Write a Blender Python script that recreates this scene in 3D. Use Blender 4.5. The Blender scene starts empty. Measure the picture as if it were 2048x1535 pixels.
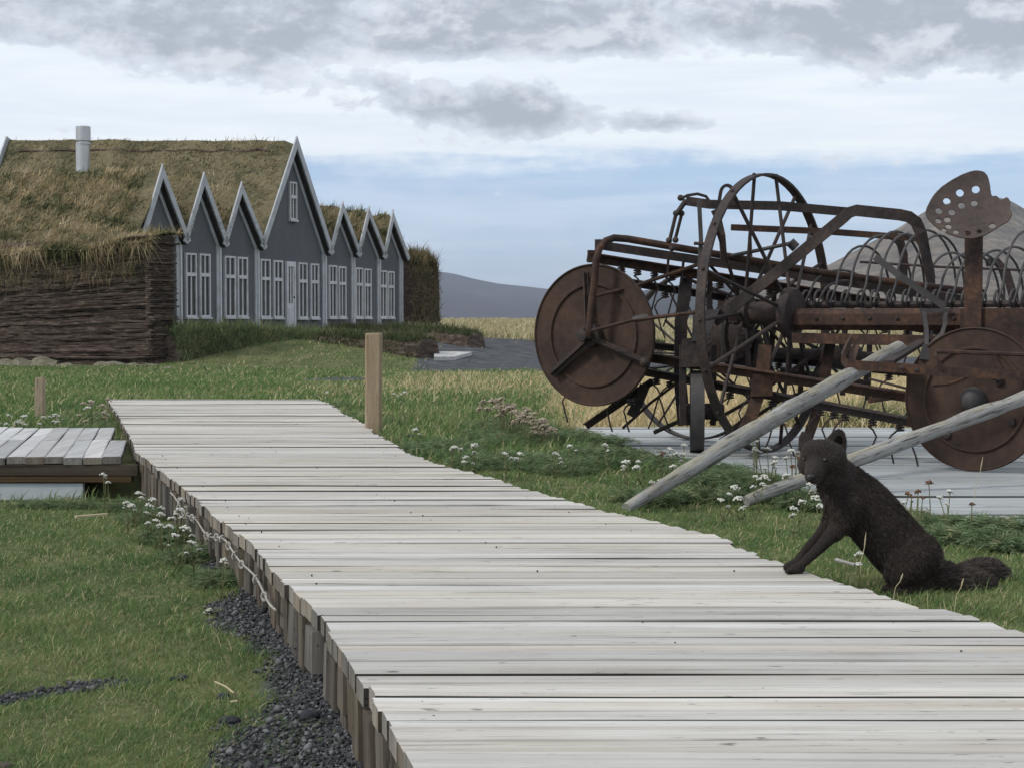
import bpy, math, random
import numpy as np
from mathutils import Vector, Matrix, noise as mnoise

random.seed(7)
rng = np.random.default_rng(11)
S = bpy.context.scene
C = S.collection

# ------------------------------------------------------------------ camera
F = 3190.0                     # focal length in pixels of the 2048-wide photograph
HOR = 637.0                    # horizon row
EYE = 0.75
TH = math.atan((767.5 - HOR) / F)
cam_d = bpy.data.cameras.new('camera')
cam = bpy.data.objects.new('camera', cam_d)
C.objects.link(cam)
cam.location = (0, 0, EYE)
cam.rotation_euler = (math.pi / 2 - TH, 0, 0)
cam_d.sensor_width = 36
cam_d.lens = 36 * F / 2048
cam_d.clip_start = 0.1
cam_d.clip_end = 30000
S.camera = cam
S.cycles.max_bounces = 6
S.cycles.diffuse_bounces = 3
S.cycles.glossy_bounces = 2
S.cycles.volume_bounces = 0
S.cycles.transmission_bounces = 2

# ------------------------------------------------------------------ light
SUN_AZ = math.radians(-115)     # clockwise from +Y (view direction); negative = left
SUN_EL = math.radians(40)
sd = bpy.data.lights.new('sun', 'SUN')
sun = bpy.data.objects.new('sun', sd)
C.objects.link(sun)
sd.energy = 1.5
sd.angle = math.radians(10)
sd.color = (1.0, 0.96, 0.9)
sv = Vector((math.sin(SUN_AZ) * math.cos(SUN_EL), math.cos(SUN_AZ) * math.cos(SUN_EL), math.sin(SUN_EL)))
sun.rotation_euler = sv.to_track_quat('Z', 'Y').to_euler()
S.view_settings.view_transform = 'Standard'
S.view_settings.look = 'None'
S.view_settings.exposure = 0.45
S.view_settings.gamma = 1.0
S.view_settings.use_curve_mapping = False


class NT:
    """tiny helper round a node tree"""
    def __init__(self, tree):
        self.t = tree
        tree.nodes.clear()

    def n(self, kind, **kw):
        nd = self.t.nodes.new(kind)
        for k, v in kw.items():
            setattr(nd, k, v)
        return nd

    def l(self, a, b):
        self.t.links.new(a, b)

    def put(self, sock, v):
        if isinstance(v, bpy.types.NodeSocket):
            self.l(v, sock)
        else:
            sock.default_value = v

    def m(self, op, a, b=None, c=None, clamp=False):
        nd = self.n('ShaderNodeMath', operation=op)
        nd.use_clamp = clamp
        self.put(nd.inputs[0], a)
        if b is not None: self.put(nd.inputs[1], b)
        if c is not None: self.put(nd.inputs[2], c)
        return nd.outputs[0]

    def mix(self, f, a, b, blend='MIX'):
        nd = self.n('ShaderNodeMix', data_type='RGBA', blend_type=blend)
        self.put(nd.inputs[0], f)
        self.put(nd.inputs[6], a if isinstance(a, bpy.types.NodeSocket) else (*a, 1))
        self.put(nd.inputs[7], b if isinstance(b, bpy.types.NodeSocket) else (*b, 1))
        return nd.outputs[2]

    def ss(self, x, lo, hi):
        nd = self.n('ShaderNodeMapRange', interpolation_type='SMOOTHSTEP')
        self.put(nd.inputs[0], x)
        nd.inputs[1].default_value = lo
        nd.inputs[2].default_value = hi
        return nd.outputs[0]

    def xyz(self, x, y, z):
        nd = self.n('ShaderNodeCombineXYZ')
        for i, v in enumerate((x, y, z)): self.put(nd.inputs[i], v)
        return nd.outputs[0]

    def noise(self, vec, scale, detail=4, rough=0.55, dist=0.0):
        nd = self.n('ShaderNodeTexNoise')
        self.l(vec, nd.inputs['Vector'])
        nd.inputs['Scale'].default_value = scale
        nd.inputs['Detail'].default_value = detail
        nd.inputs['Roughness'].default_value = rough
        nd.inputs['Distortion'].default_value = dist
        return nd.outputs[0]


# ------------------------------------------------------------------ sky
W = bpy.data.worlds.new('World')
S.world = W
W.use_nodes = True
W.cycles.sampling_method = 'MANUAL'
W.cycles.sample_map_resolution = 512
k = NT(W.node_tree)
sky = k.n('ShaderNodeTexSky', sky_type='NISHITA')
sky.sun_disc = False
sky.sun_elevation = SUN_EL
sky.sun_rotation = SUN_AZ
sky.altitude = 400
sky.air_density = 1.0
sky.dust_density = 0.6
tc = k.n('ShaderNodeTexCoord')
sp = k.n('ShaderNodeSeparateXYZ')
k.l(tc.outputs['Generated'], sp.inputs[0])
dx, dy, dz = sp.outputs
az = k.m('ARCTAN2', dx, dy)                       # 0 = view direction, + right
el = k.m('ARCSINE', dz)
vec = k.xyz(k.m('MULTIPLY', az, 13.0), k.m('MULTIPLY', el, 22.0), 5.3)
big = k.noise(vec, 1.0, 9, 0.60, 0.15)            # broad banks with torn edges
fine = k.noise(vec, 4.5, 5, 0.62, 0.3)
wisp = k.noise(k.xyz(k.m('MULTIPLY', az, 7.0), k.m('MULTIPLY', el, 70.0), 3.1), 1.0, 4, 0.6, 0.2)
nz = k.m('ADD', k.m('SUBTRACT', big, 0.5), k.m('MULTIPLY', k.m('SUBTRACT', fine, 0.5), 0.55))
# clear air with thin haze: nishita blue (colours are x10, the background strength is 0.1)
blue = k.mix(0.65, sky.outputs[0], (3.1, 4.4, 6.7))
thin = k.ss(wisp, 0.42, 0.72)
base = k.mix(k.m('MULTIPLY', thin, 0.35), blue, (6.2, 7.2, 8.5))
# bright veil of high cloud: everywhere above about six degrees
veil_e = k.m('ADD', k.m('ADD', el, k.m('MULTIPLY', nz, 0.030)), k.m('MULTIPLY', k.m('SUBTRACT', wisp, 0.5), 0.030))
veil = k.m('MULTIPLY', k.ss(veil_e, 0.086, 0.108), k.m('ADD', 0.78, k.m('MULTIPLY', k.ss(wisp, 0.3, 0.7), 0.22)))
base = k.mix(k.m('MULTIPLY', k.ss(el, 0.115, 0.06), k.m('MULTIPLY', k.ss(k.m('ADD', big, k.m('MULTIPLY', wisp, 0.5)), 0.62, 0.92), 0.55)), base, (5.2, 5.9, 7.0))
base = k.mix(veil, base, (7.1, 7.55, 7.95))
hz = k.ss(el, 0.05, -0.01)
base = k.mix(k.m('MULTIPLY', hz, 0.35), base, (6.3, 7.1, 8.4))


def gauss(a0, e0, sa, se):
    u = k.m('DIVIDE', k.m('SUBTRACT', az, a0), sa)
    v = k.m('DIVIDE', k.m('SUBTRACT', el, e0), se)
    return k.m('EXPONENT', k.m('MULTIPLY', k.m('ADD', k.m('MULTIPLY', u, u), k.m('MULTIPLY', v, v)), -1.0))


def skypx(px, py):
    return math.atan((px - 1024) / F), math.atan((HOR - py) / F)


# grey cumulus: a deck above nine degrees and single banks below it
dens = k.m('MULTIPLY', k.ss(el, 0.138, 0.185), 0.44)
dens = k.m('SUBTRACT', dens, k.m('MULTIPLY', k.ss(el, 0.35, 0.9), 0.16))
for px, py, wx, wy, amt in [(1010, 228, 240, 62, 0.74), (1325, 255, 100, 22, 0.5), (400, 130, 400, 72, 0.52),
                            (1880, 105, 340, 80, 0.48), (1010, 70, 330, 70, 0.30), (1720, 332, 150, 24, 0.30),
                            (60, 160, 200, 52, -0.5), (1340, 190, 260, 22, -0.30), (980, 142, 330, 26, -0.34), (700, 90, 70, 60, -0.16)]:
    a0, e0 = skypx(px, py)
    dens = k.m('ADD', dens, k.m('MULTIPLY', gauss(a0, e0, wx / F, wy / F), amt))
cl = k.m('ADD', dens, k.m('MULTIPLY', nz, 1.2))
cmask = k.ss(cl, 0.24, 0.35)
cthick = k.ss(cl, 0.27, 0.70)
# lit upper edges: cloud that is thicker below than above
up_ = k.noise(k.xyz(k.m('MULTIPLY', az, 13.0), k.m('ADD', k.m('MULTIPLY', el, 22.0), 0.22), 5.3), 1.0, 9, 0.60, 0.15)
lit = k.ss(k.m('SUBTRACT', big, up_), -0.03, 0.13)
ccol = k.mix(cthick, (5.5, 6.0, 6.7), (3.2, 3.55, 4.1))
ccol = k.mix(k.m('MULTIPLY', lit, 0.62), ccol, (6.9, 7.2, 7.7))
final = k.mix(k.m('MULTIPLY', cmask, 0.95), base, ccol)
bg = k.n('ShaderNodeBackground')
k.l(final, bg.inputs[0])
bg.inputs[1].default_value = 0.1
wo = k.n('ShaderNodeOutputWorld')
k.l(bg.outputs[0], wo.inputs[0])


# ------------------------------------------------------------------ pixel -> place
def ray(px, py):
    cx, cy = (px - 1024) / F, (767.5 - py) / F
    return np.array([cx, math.cos(TH) + cy * math.sin(TH), -math.sin(TH) + cy * math.cos(TH)])


CAM = np.array([0, 0, EYE])


def P(px, py, d):
    """the point of that pixel at depth d (metres along the ground)"""
    r = ray(px, py)
    return CAM + r * (d / r[1])


def G(px, py, z=0.0):
    """where that pixel meets the level z"""
    r = ray(px, py)
    return CAM + r * ((z - EYE) / r[2])


def OnPlane(px, py, p0, n):
    r = ray(px, py)
    return CAM + r * (np.dot(np.asarray(p0) - CAM, n) / np.dot(r, n))


def sstep(x, a, b):
    t = np.clip((np.asarray(x, float) - a) / (b - a), 0, 1)
    return t * t * (3 - 2 * t)


# ------------------------------------------------------------------ meshes and things
def origin(o):
    v = np.zeros(3)
    while o is not None:
        v += np.array(o.location)
        o = o.parent
    return v


def link(name, me, mat, parent=None):
    o = bpy.data.objects.new(name, me)
    C.objects.link(o)
    if mat is not None and len(me.materials) == 0:
        me.materials.append(mat)
    if parent is not None:
        o.parent = parent
    return o


def tag(o, label=None, cat=None, group=None, kind=None):
    if label: o['label'] = label
    if cat: o['category'] = cat
    if group: o['group'] = group
    if kind: o['kind'] = kind
    return o


def thing(name, loc, label, cat, group=None, kind=None):
    o = bpy.data.objects.new(name, None)
    o.empty_display_size = 0.1
    C.objects.link(o)
    o.location = tuple(float(v) for v in loc)
    return tag(o, label, cat, group, kind)


class MB:
    def __init__(self):
        self.v, self.f = [], []

    def add(self, vs, fs):
        b = len(self.v)
        self.v.extend([tuple(float(c) for c in p) for p in vs])
        self.f.extend([tuple(i + b for i in q) for q in fs])
        return self

    def hexa(self, p):
        """eight corners: bottom ring 0-3, top ring 4-7"""
        return self.add(p, [(3, 2, 1, 0), (4, 5, 6, 7), (0, 1, 5, 4), (1, 2, 6, 5), (2, 3, 7, 6), (3, 0, 4, 7)])

    def box(self, c, ax, ay, az):
        c, ax, ay, az = map(np.asarray, (c, ax, ay, az))
        return self.hexa([c - ax - ay - az, c + ax - ay - az, c + ax + ay - az, c - ax + ay - az,
                          c - ax - ay + az, c + ax - ay + az, c + ax + ay + az, c - ax + ay + az])

    def bar(self, a, b, w, h, up=(0, 0, 1)):
        a, b = np.asarray(a, float), np.asarray(b, float)
        t = b - a
        L = np.linalg.norm(t)
        t = t / L
        up = np.asarray(up, float)
        s = np.cross(t, up)
        s /= np.linalg.norm(s)
        u = np.cross(s, t)
        return self.box((a + b) / 2, t * L / 2, s * w / 2, u * h / 2)

    def angle(self, a, b, w, th=0.008, up=(0, 0, 1), flip=1):
        """angle iron: one upright flange and one level flange"""
        a, b = np.asarray(a, float), np.asarray(b, float)
        t = (b - a) / np.linalg.norm(b - a)
        s = np.cross(t, up)
        s /= np.linalg.norm(s)
        u = np.cross(s, t)
        self.bar(a, b, th, w, up)
        o = s * flip * (w / 2 + th / 2) + u * (w / 2 - th / 2)
        return self.bar(a + o, b + o, w, th, up)

    def strip(self, pts, w, h, ups=None, closed=False):
        """flat bar bent along pts; up = the direction of h"""
        pts = [np.asarray(p, float) for p in pts]
        n = len(pts)
        vs, fs = [], []
        for i in range(n):
            a = pts[(i - 1) % n] if (closed or i > 0) else pts[i]
            b = pts[(i + 1) % n] if (closed or i < n - 1) else pts[i]
            t = (b - a) / np.linalg.norm(b - a)
            up = np.asarray(ups[i] if (ups is not None and np.ndim(ups) == 2) else (ups if ups is not None else (0, 0, 1)), float)
            s = np.cross(t, up)
            s /= np.linalg.norm(s)
            u = np.cross(s, t)
            for q, r in ((-1, -1), (1, -1), (1, 1), (-1, 1)):
                vs.append(pts[i] + s * q * w / 2 + u * r * h / 2)
        for i in range(n if closed else n - 1):
            j = (i + 1) % n
            for e in range(4):
                g = (e + 1) % 4
                fs.append((4 * i + e, 4 * i + g, 4 * j + g, 4 * j + e))
        if not closed:
            fs.append((3, 2, 1, 0))
            fs.append(tuple(4 * (n - 1) + e for e in range(4)))
        return self.add(vs, fs)

    def tube(self, pts, r, n=8, closed=False):
        pts = [np.asarray(p, float) for p in pts]
        m = len(pts)
        rs = r if hasattr(r, '__len__') else [r] * m
        vs, fs = [], []
        prev = None
        for i in range(m):
            a = pts[(i - 1) % m] if (closed or i > 0) else pts[i]
            b = pts[(i + 1) % m] if (closed or i < m - 1) else pts[i]
            t = (b - a) / (np.linalg.norm(b - a) + 1e-12)
            if prev is None:
                ref = np.array([0, 0, 1.0]) if abs(t[2]) < 0.9 else np.array([1.0, 0, 0])
                s = np.cross(t, ref)
            else:
                s = prev - t * np.dot(prev, t)
            s /= np.linalg.norm(s) + 1e-12
            prev = s
            u = np.cross(t, s)
            for e in range(n):
                an = 2 * math.pi * e / n
                vs.append(pts[i] + (s * math.cos(an) + u * math.sin(an)) * rs[i])
        for i in range(m if closed else m - 1):
            j = (i + 1) % m
            for e in range(n):
                g = (e + 1) % n
                fs.append((n * i + e, n * i + g, n * j + g, n * j + e))
        if not closed:
            fs.append(tuple(range(n - 1, -1, -1)))
            fs.append(tuple(n * (m - 1) + e for e in range(n)))
        return self.add(vs, fs)

    def lathe(self, c, axis, prof, n=32, ref=None):
        """profile of (along axis, radius) turned round axis"""
        c, axis = np.asarray(c, float), np.asarray(axis, float)
        axis = axis / np.linalg.norm(axis)
        ref = np.array([0, 0, 1.0]) if abs(axis[2]) < 0.9 else np.array([1.0, 0, 0])
        s = np.cross(axis, ref)
        s /= np.linalg.norm(s)
        u = np.cross(s, axis)
        vs, fs = [], []
        for z, r in prof:
            for e in range(n):
                an = 2 * math.pi * e / n
                vs.append(c + axis * z + (s * math.cos(an) + u * math.sin(an)) * r)
        for i in range(len(prof) - 1):
            for e in range(n):
                g = (e + 1) % n
                fs.append((n * i + e, n * i + g, n * (i + 1) + g, n * (i + 1) + e))
        fs.append(tuple(range(n - 1, -1, -1)))
        fs.append(tuple(n * (len(prof) - 1) + e for e in range(n)))
        return self.add(vs, fs)

    def ball(self, c, r, nu=10, nv=6, ax=None):
        c = np.asarray(c, float)
        r3 = np.array(r if hasattr(r, '__len__') else (r, r, r), float)
        M = np.eye(3) if ax is None else np.asarray(ax)
        vs, fs = [], []
        vs.append(c + M @ (r3 * np.array([0, 0, 1])))
        for j in range(1, nv):
            ph = math.pi * j / nv
            for i in range(nu):
                a = 2 * math.pi * i / nu
                vs.append(c + M @ (r3 * np.array([math.sin(ph) * math.cos(a), math.sin(ph) * math.sin(a), math.cos(ph)])))
        vs.append(c + M @ (r3 * np.array([0, 0, -1])))
        for i in range(nu):
            fs.append((0, 1 + i, 1 + (i + 1) % nu))
            fs.append((len(vs) - 1, 1 + (nv - 2) * nu + (i + 1) % nu, 1 + (nv - 2) * nu + i))
        for j in range(nv - 2):
            for i in range(nu):
                g = (i + 1) % nu
                fs.append((1 + j * nu + i, 1 + (j + 1) * nu + i, 1 + (j + 1) * nu + g, 1 + j * nu + g))
        return self.add(vs, fs)

    def build(self, name, mat, parent=None, smooth=False, loc=None):
        me = bpy.data.meshes.new(name)
        o0 = origin(parent) if parent is not None else (np.zeros(3) if loc is None else np.asarray(loc, float))
        me.from_pydata([tuple(np.array(p) - o0) for p in self.v], [], self.f)
        me.validate(verbose=False)
        if smooth:
            me.polygons.foreach_set('use_smooth', [True] * len(me.polygons))
            if smooth != 'all':
                me.set_sharp_from_angle(angle=math.radians(40))
        me.update()
        o = link(name, me, mat, parent)
        if parent is None and loc is not None:
            o.location = tuple(float(c) for c in loc)
        return o


def fast_mesh(name, V, quads=None, tris=None, col=None):
    me = bpy.data.meshes.new(name)
    nq = 0 if quads is None else len(quads)
    nt = 0 if tris is None else len(tris)
    me.vertices.add(len(V))
    me.vertices.foreach_set('co', np.asarray(V, np.float32).ravel())
    loops = np.concatenate(([np.asarray(quads, np.int32).ravel()] if nq else []) + ([np.asarray(tris, np.int32).ravel()] if nt else []))
    me.loops.add(len(loops))
    me.loops.foreach_set('vertex_index', loops)
    me.polygons.add(nq + nt)
    st = np.concatenate([np.arange(nq) * 4, nq * 4 + np.arange(nt) * 3]).astype(np.int32)
    me.polygons.foreach_set('loop_start', st)
    me.update(calc_edges=True)
    me.validate(verbose=False)
    if col is not None:
        at = me.color_attributes.new('Col', 'FLOAT_COLOR', 'POINT')
        c4 = np.ones((len(V), 4), np.float32)
        c4[:, :3] = col
        at.data.foreach_set('color', c4.ravel())
    return me


def blade_mesh(name, base, H, Wd, lean, col, upv=None, tipcol=1.15):
    """grass: one bent tapering blade for each row; lean = tip offset (N,3)"""
    N = len(base)
    a = rng.uniform(0, 2 * math.pi, N)
    side = np.stack([np.cos(a), np.sin(a), np.zeros(N)], 1) * (Wd / 2)[:, None]
    up = np.zeros((N, 3)); up[:, 2] = 1
    if upv is not None: up = upv
    mid = base + up * (H * 0.55)[:, None] + lean * 0.35
    tip = base + up * H[:, None] + lean
    V = np.stack([base - side, base + side, mid + side * 0.8, mid - side * 0.8, tip], 1).reshape(-1, 3)
    i = np.arange(N) * 5
    q = np.stack([i, i + 1, i + 2, i + 3], 1)
    t = np.stack([i + 3, i + 2, i + 4], 1)
    c = np.repeat(col[:, None, :], 5, 1)
    c[:, 4] *= tipcol
    return fast_mesh(name, V, q, t, c.reshape(-1, 3))


# ------------------------------------------------------------------ materials
def mat(name, fn, rough=0.8, spec=0.3):
    m = bpy.data.materials.new(name)
    m.use_nodes = True
    k = NT(m.node_tree)
    b = k.n('ShaderNodeBsdfPrincipled')
    o = k.n('ShaderNodeOutputMaterial')
    k.l(b.outputs[0], o.inputs[0])
    b.inputs['Roughness'].default_value = rough
    b.inputs['Specular IOR Level'].default_value = spec
    fn(k, b)
    return m


def pos(k, scale=(1, 1, 1), rnd=0.0):
    g = k.n('ShaderNodeNewGeometry')
    mp = k.n('ShaderNodeMapping')
    k.l(g.outputs['Position'], mp.inputs[0])
    mp.inputs['Scale'].default_value = scale
    if rnd:
        oi = k.n('ShaderNodeObjectInfo')
        k.l(k.xyz(k.m('MULTIPLY', oi.outputs['Random'], rnd), k.m('MULTIPLY', oi.outputs['Random'], rnd * 1.7), 0.0), mp.inputs['Location'])
    return mp.outputs[0]


def ramp(k, f, stops):
    r = k.n('ShaderNodeValToRGB')
    k.put(r.inputs[0], f)
    e = r.color_ramp.elements
    while len(e) > 1: e.remove(e[-1])
    e[0].position, e[0].color = stops[0][0], (*stops[0][1], 1)
    for p_, c_ in stops[1:]:
        x = e.new(p_)
        x.color = (*c_, 1)
    return r.outputs[0]


def bump(k, b, h, strength=0.4, dist=0.01):
    nd = k.n('ShaderNodeBump')
    nd.inputs['Strength'].default_value = strength
    nd.inputs['Distance'].default_value = dist
    k.l(h, nd.inputs['Height'])
    k.l(nd.outputs[0], b.inputs['Normal'])


def noisy(name, stops, scale=4.0, stretch=(1, 1, 1), rough=0.8, spec=0.25, bscale=40, bstr=0.4, bdist=0.006, rnd=0.0, detail=6, fine=0.35, vary=0.0, metal=0.0):
    def fn(k, b):
        p = pos(k, stretch, rnd)
        a = k.noise(p, scale, detail, 0.6)
        f2 = k.noise(p, scale * 7.3, 4, 0.65)
        mixv = k.m('ADD', k.m('MULTIPLY', a, 1 - fine), k.m('MULTIPLY', f2, fine))
        col = ramp(k, mixv, stops)
        if vary:
            oi = k.n('ShaderNodeObjectInfo')
            hv = k.n('ShaderNodeHueSaturation')
            k.l(k.m('ADD', 1 - vary / 2, k.m('MULTIPLY', oi.outputs['Random'], vary)), hv.inputs['Value'])
            k.l(col, hv.inputs['Color'])
            col = hv.outputs[0]
        k.l(col, b.inputs['Base Color'])
        b.inputs['Metallic'].default_value = metal
        bump(k, b, k.noise(p, bscale, 5, 0.65), bstr, bdist)
    return mat(name, fn, rough, spec)


def leafy(name, trans=0.35, rough=0.7):
    """leaf material coloured by the blade's own colour"""
    m = bpy.data.materials.new(name)
    m.use_nodes = True
    k = NT(m.node_tree)
    at = k.n('ShaderNodeAttribute', attribute_name='Col')
    d = k.n('ShaderNodeBsdfDiffuse')
    t = k.n('ShaderNodeBsdfTranslucent')
    k.l(at.outputs['Color'], d.inputs[0])
    k.l(at.outputs['Color'], t.inputs[0])
    mx = k.n('ShaderNodeMixShader')
    mx.inputs[0].default_value = trans
    k.l(d.outputs[0], mx.inputs[1])
    k.l(t.outputs[0], mx.inputs[2])
    o = k.n('ShaderNodeOutputMaterial')
    k.l(mx.outputs[0], o.inputs[0])
    return m


M = {}
M['leaf'] = leafy('grass_blades')
M['fur'] = leafy('fox_fur', 0.1)


def wood_fn(dark, mid, light, gx=0.9, gy=48.0, axis=0, vary=0.22, edge=0.0):
    def fn(k, b):
        def stretched(x, y, r):
            sc = [y, y, y]
            sc[axis] = x
            return pos(k, tuple(sc), r)
        grain = k.noise(stretched(gx, gy, 17.0), 1.0, 6, 0.62, 0.15)
        band = k.noise(stretched(gx * 0.5, gy * 0.28, 23.0), 1.0, 4, 0.6, 0.1)
        crack = k.noise(stretched(gx * 2.4, gy * 3.6, 9.0), 1.0, 4, 0.7)
        fleck = k.noise(stretched(gx * 16, gy * 1.3, 5.0), 1.0, 3, 0.6)
        blot = k.noise(pos(k, (2.2, 2.2, 2.2), 5.0), 1.0, 4, 0.6)
        v = k.m('ADD', k.m('ADD', k.m('MULTIPLY', grain, 0.42), k.m('MULTIPLY', band, 0.38)), k.m('MULTIPLY', blot, 0.2))
        col = ramp(k, v, [(0.33, dark), (0.47, mid), (0.62, light)])
        col = k.mix(k.m('MULTIPLY', k.ss(crack, 0.43, 0.31), 0.8), col, tuple(c * 0.35 for c in dark))
        col = k.mix(k.m('MULTIPLY', k.ss(fleck, 0.36, 0.27), 0.7), col, tuple(c * 0.3 for c in dark))
        if edge:
            tcn = k.n('ShaderNodeTexCoord')
            sx_ = k.n('ShaderNodeSeparateXYZ')
            k.l(tcn.outputs['Generated'], sx_.inputs[0])
            e_ = k.m('ABSOLUTE', k.m('SUBTRACT', sx_.outputs[1], 0.5))
            st = k.ss(k.m('ADD', e_, k.m('MULTIPLY', k.m('SUBTRACT', band, 0.5), 0.5)), 0.45, 0.53)
            col = k.mix(k.m('MULTIPLY', st, edge), col, (0.175, 0.15, 0.125))
        oi = k.n('ShaderNodeObjectInfo')
        hv = k.n('ShaderNodeHueSaturation')
        k.l(k.m('ADD', 1 - vary / 2, k.m('MULTIPLY', oi.outputs['Random'], vary)), hv.inputs['Value'])
        k.l(k.m('ADD', 0.6, k.m('MULTIPLY', k.m('FRACT', k.m('MULTIPLY', oi.outputs['Random'], 7.31)), 0.8)), hv.inputs['Saturation'])
        k.l(col, hv.inputs['Color'])
        k.l(hv.outputs[0], b.inputs['Base Color'])
        bump(k, b, k.m('ADD', grain, k.m('MULTIPLY', crack, 0.9)), 0.6, 0.004)
    return fn


def pole_mat(name, t):
    """weathered round timber: grain, cracks and lichen run along direction t"""
    def fn(k, b):
        g = k.n('ShaderNodeNewGeometry')
        d = k.n('ShaderNodeVectorMath', operation='DOT_PRODUCT')
        k.l(g.outputs['Position'], d.inputs[0]); d.inputs[1].default_value = tuple(t)
        def st(gx, gy):
            a = k.n('ShaderNodeVectorMath', operation='SCALE'); k.l(g.outputs['Position'], a.inputs[0]); a.inputs[3].default_value = gy
            c = k.n('ShaderNodeVectorMath', operation='SCALE'); c.inputs[0].default_value = tuple(t); k.l(k.m('MULTIPLY', d.outputs[1], gy - gx), c.inputs[3])
            e = k.n('ShaderNodeVectorMath', operation='SUBTRACT'); k.l(a.outputs[0], e.inputs[0]); k.l(c.outputs[0], e.inputs[1])
            return e.outputs[0]
        grain = k.noise(st(2.5, 60), 1.0, 6, 0.65, 0.2)
        crack = k.noise(st(5.0, 90), 1.0, 4, 0.7)
        chip = k.noise(st(14, 55), 1.0, 3, 0.6)
        blot = k.noise(st(4, 9), 1.0, 5, 0.6)
        col = ramp(k, k.m('ADD', k.m('MULTIPLY', grain, 0.6), k.m('MULTIPLY', blot, 0.4)), [(0.32, (0.12, 0.115, 0.105)), (0.46, (0.25, 0.24, 0.225)), (0.62, (0.38, 0.375, 0.365))])
        col = k.mix(k.m('MULTIPLY', k.ss(crack, 0.47, 0.34), 0.9), col, (0.035, 0.032, 0.028))
        col = k.mix(k.m('MULTIPLY', k.ss(chip, 0.38, 0.30), 0.85), col, (0.05, 0.045, 0.038))
        sz_ = k.n('ShaderNodeSeparateXYZ'); k.l(g.outputs['Normal'], sz_.inputs[0])
        li = k.m('MULTIPLY', k.ss(k.m('ADD', sz_.outputs[2], k.m('MULTIPLY', blot, 0.7)), 0.75, 1.25), k.ss(k.noise(st(9, 24), 1.0, 4, 0.6), 0.40, 0.60))
        col = k.mix(k.m('MULTIPLY', li, 0.5), col, (0.31, 0.28, 0.17))
        k.l(col, b.inputs['Base Color'])
        bump(k, b, k.m('ADD', grain, crack), 0.8, 0.008)
    return mat(name, fn, 0.9, 0.2)


M['deck'] = mat('bleached_deck_wood', wood_fn((0.25, 0.225, 0.19), (0.455, 0.425, 0.38), (0.59, 0.565, 0.525), vary=0.30, edge=0.6), 0.75, 0.25)
M['deck_y'] = mat('bleached_cross_deck_wood', wood_fn((0.27, 0.26, 0.25), (0.40, 0.39, 0.375), (0.52, 0.51, 0.50), axis=1, vary=0.45), 0.7, 0.3)
M['deck_grey'] = mat('silvered_platform_wood', wood_fn((0.17, 0.175, 0.175), (0.33, 0.345, 0.345), (0.45, 0.47, 0.47), vary=0.3, edge=0.4), 0.65, 0.4)
M['deck_side'] = mat('dirt_and_shade_plank_edges', wood_fn((0.02, 0.017, 0.014), (0.05, 0.042, 0.034), (0.10, 0.085, 0.068)), 0.95)  # dirt plus the shade of the plank gaps, put into the colour
M['deck_end'] = mat('weathered_plank_ends', wood_fn((0.10, 0.085, 0.07), (0.20, 0.175, 0.145), (0.30, 0.27, 0.235), axis=2, gy=60, gx=12, vary=0.5), 0.9)
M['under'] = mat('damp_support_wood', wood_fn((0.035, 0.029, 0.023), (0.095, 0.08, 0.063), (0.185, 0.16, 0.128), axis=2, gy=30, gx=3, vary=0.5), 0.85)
M['brownbeam'] = mat('brown_beam_wood', wood_fn((0.03, 0.02, 0.012), (0.075, 0.05, 0.028), (0.14, 0.095, 0.055), vary=0.1), 0.8)
M['post'] = mat('tan_post_wood', wood_fn((0.20, 0.163, 0.12), (0.295, 0.245, 0.185), (0.39, 0.33, 0.26), axis=2, gy=34, gx=3), 0.8)
M['pole'] = noisy('lichened_pole_wood', [(0.30, (0.10, 0.095, 0.085)), (0.44, (0.30, 0.29, 0.27)), (0.56, (0.44, 0.43, 0.42)), (0.66, (0.40, 0.37, 0.20))], 9, (1, 1, 1), 0.9, bscale=50, bstr=0.6, fine=0.5)
RUST = [(0.30, (0.012, 0.008, 0.007)), (0.42, (0.030, 0.018, 0.0145)), (0.53, (0.058, 0.031, 0.021)), (0.63, (0.105, 0.052, 0.029)), (0.74, (0.15, 0.082, 0.052))]
RUSTD = [(0.3, (0.010, 0.0078, 0.0078)), (0.44, (0.025, 0.0175, 0.0165)), (0.56, (0.048, 0.032, 0.0275)), (0.70, (0.090, 0.056, 0.041))]
M['rust'] = noisy('rusted_iron', RUST, 5, rough=0.82, spec=0.35, bscale=90, bstr=0.5, bdist=0.003, fine=0.45, rnd=3)
M['rustdark'] = noisy('dark_rusted_iron', RUSTD, 6, rough=0.7, spec=0.4, bscale=90, bstr=0.5, bdist=0.003, fine=0.45, rnd=3)
M['iron'] = noisy('grey_worn_iron', [(0.3, (0.03, 0.028, 0.03)), (0.5, (0.048, 0.043, 0.043)), (0.7, (0.085, 0.070, 0.064))], 6, rough=0.65, spec=0.5, bscale=80, bstr=0.4, bdist=0.002, rnd=3)
M['wall'] = noisy('grey_painted_boards', [(0.3, (0.098, 0.101, 0.112)), (0.7, (0.138, 0.142, 0.155))], 1.6, (1, 1, 0.6), 0.85, bscale=14, bstr=0.2)
M['white'] = noisy('old_white_paint', [(0.3, (0.42, 0.42, 0.43)), (0.6, (0.62, 0.62, 0.64))], 3, rough=0.7, bscale=30, bstr=0.2)
M['trim'] = noisy('pale_grey_bargeboard', [(0.3, (0.32, 0.33, 0.35)), (0.65, (0.50, 0.515, 0.54))], 3, rough=0.7, bscale=30, bstr=0.2)
M['dark'] = noisy('dark_soffit_boards', [(0.3, (0.018, 0.016, 0.015)), (0.7, (0.05, 0.045, 0.04))], 3, rough=0.9)
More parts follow.
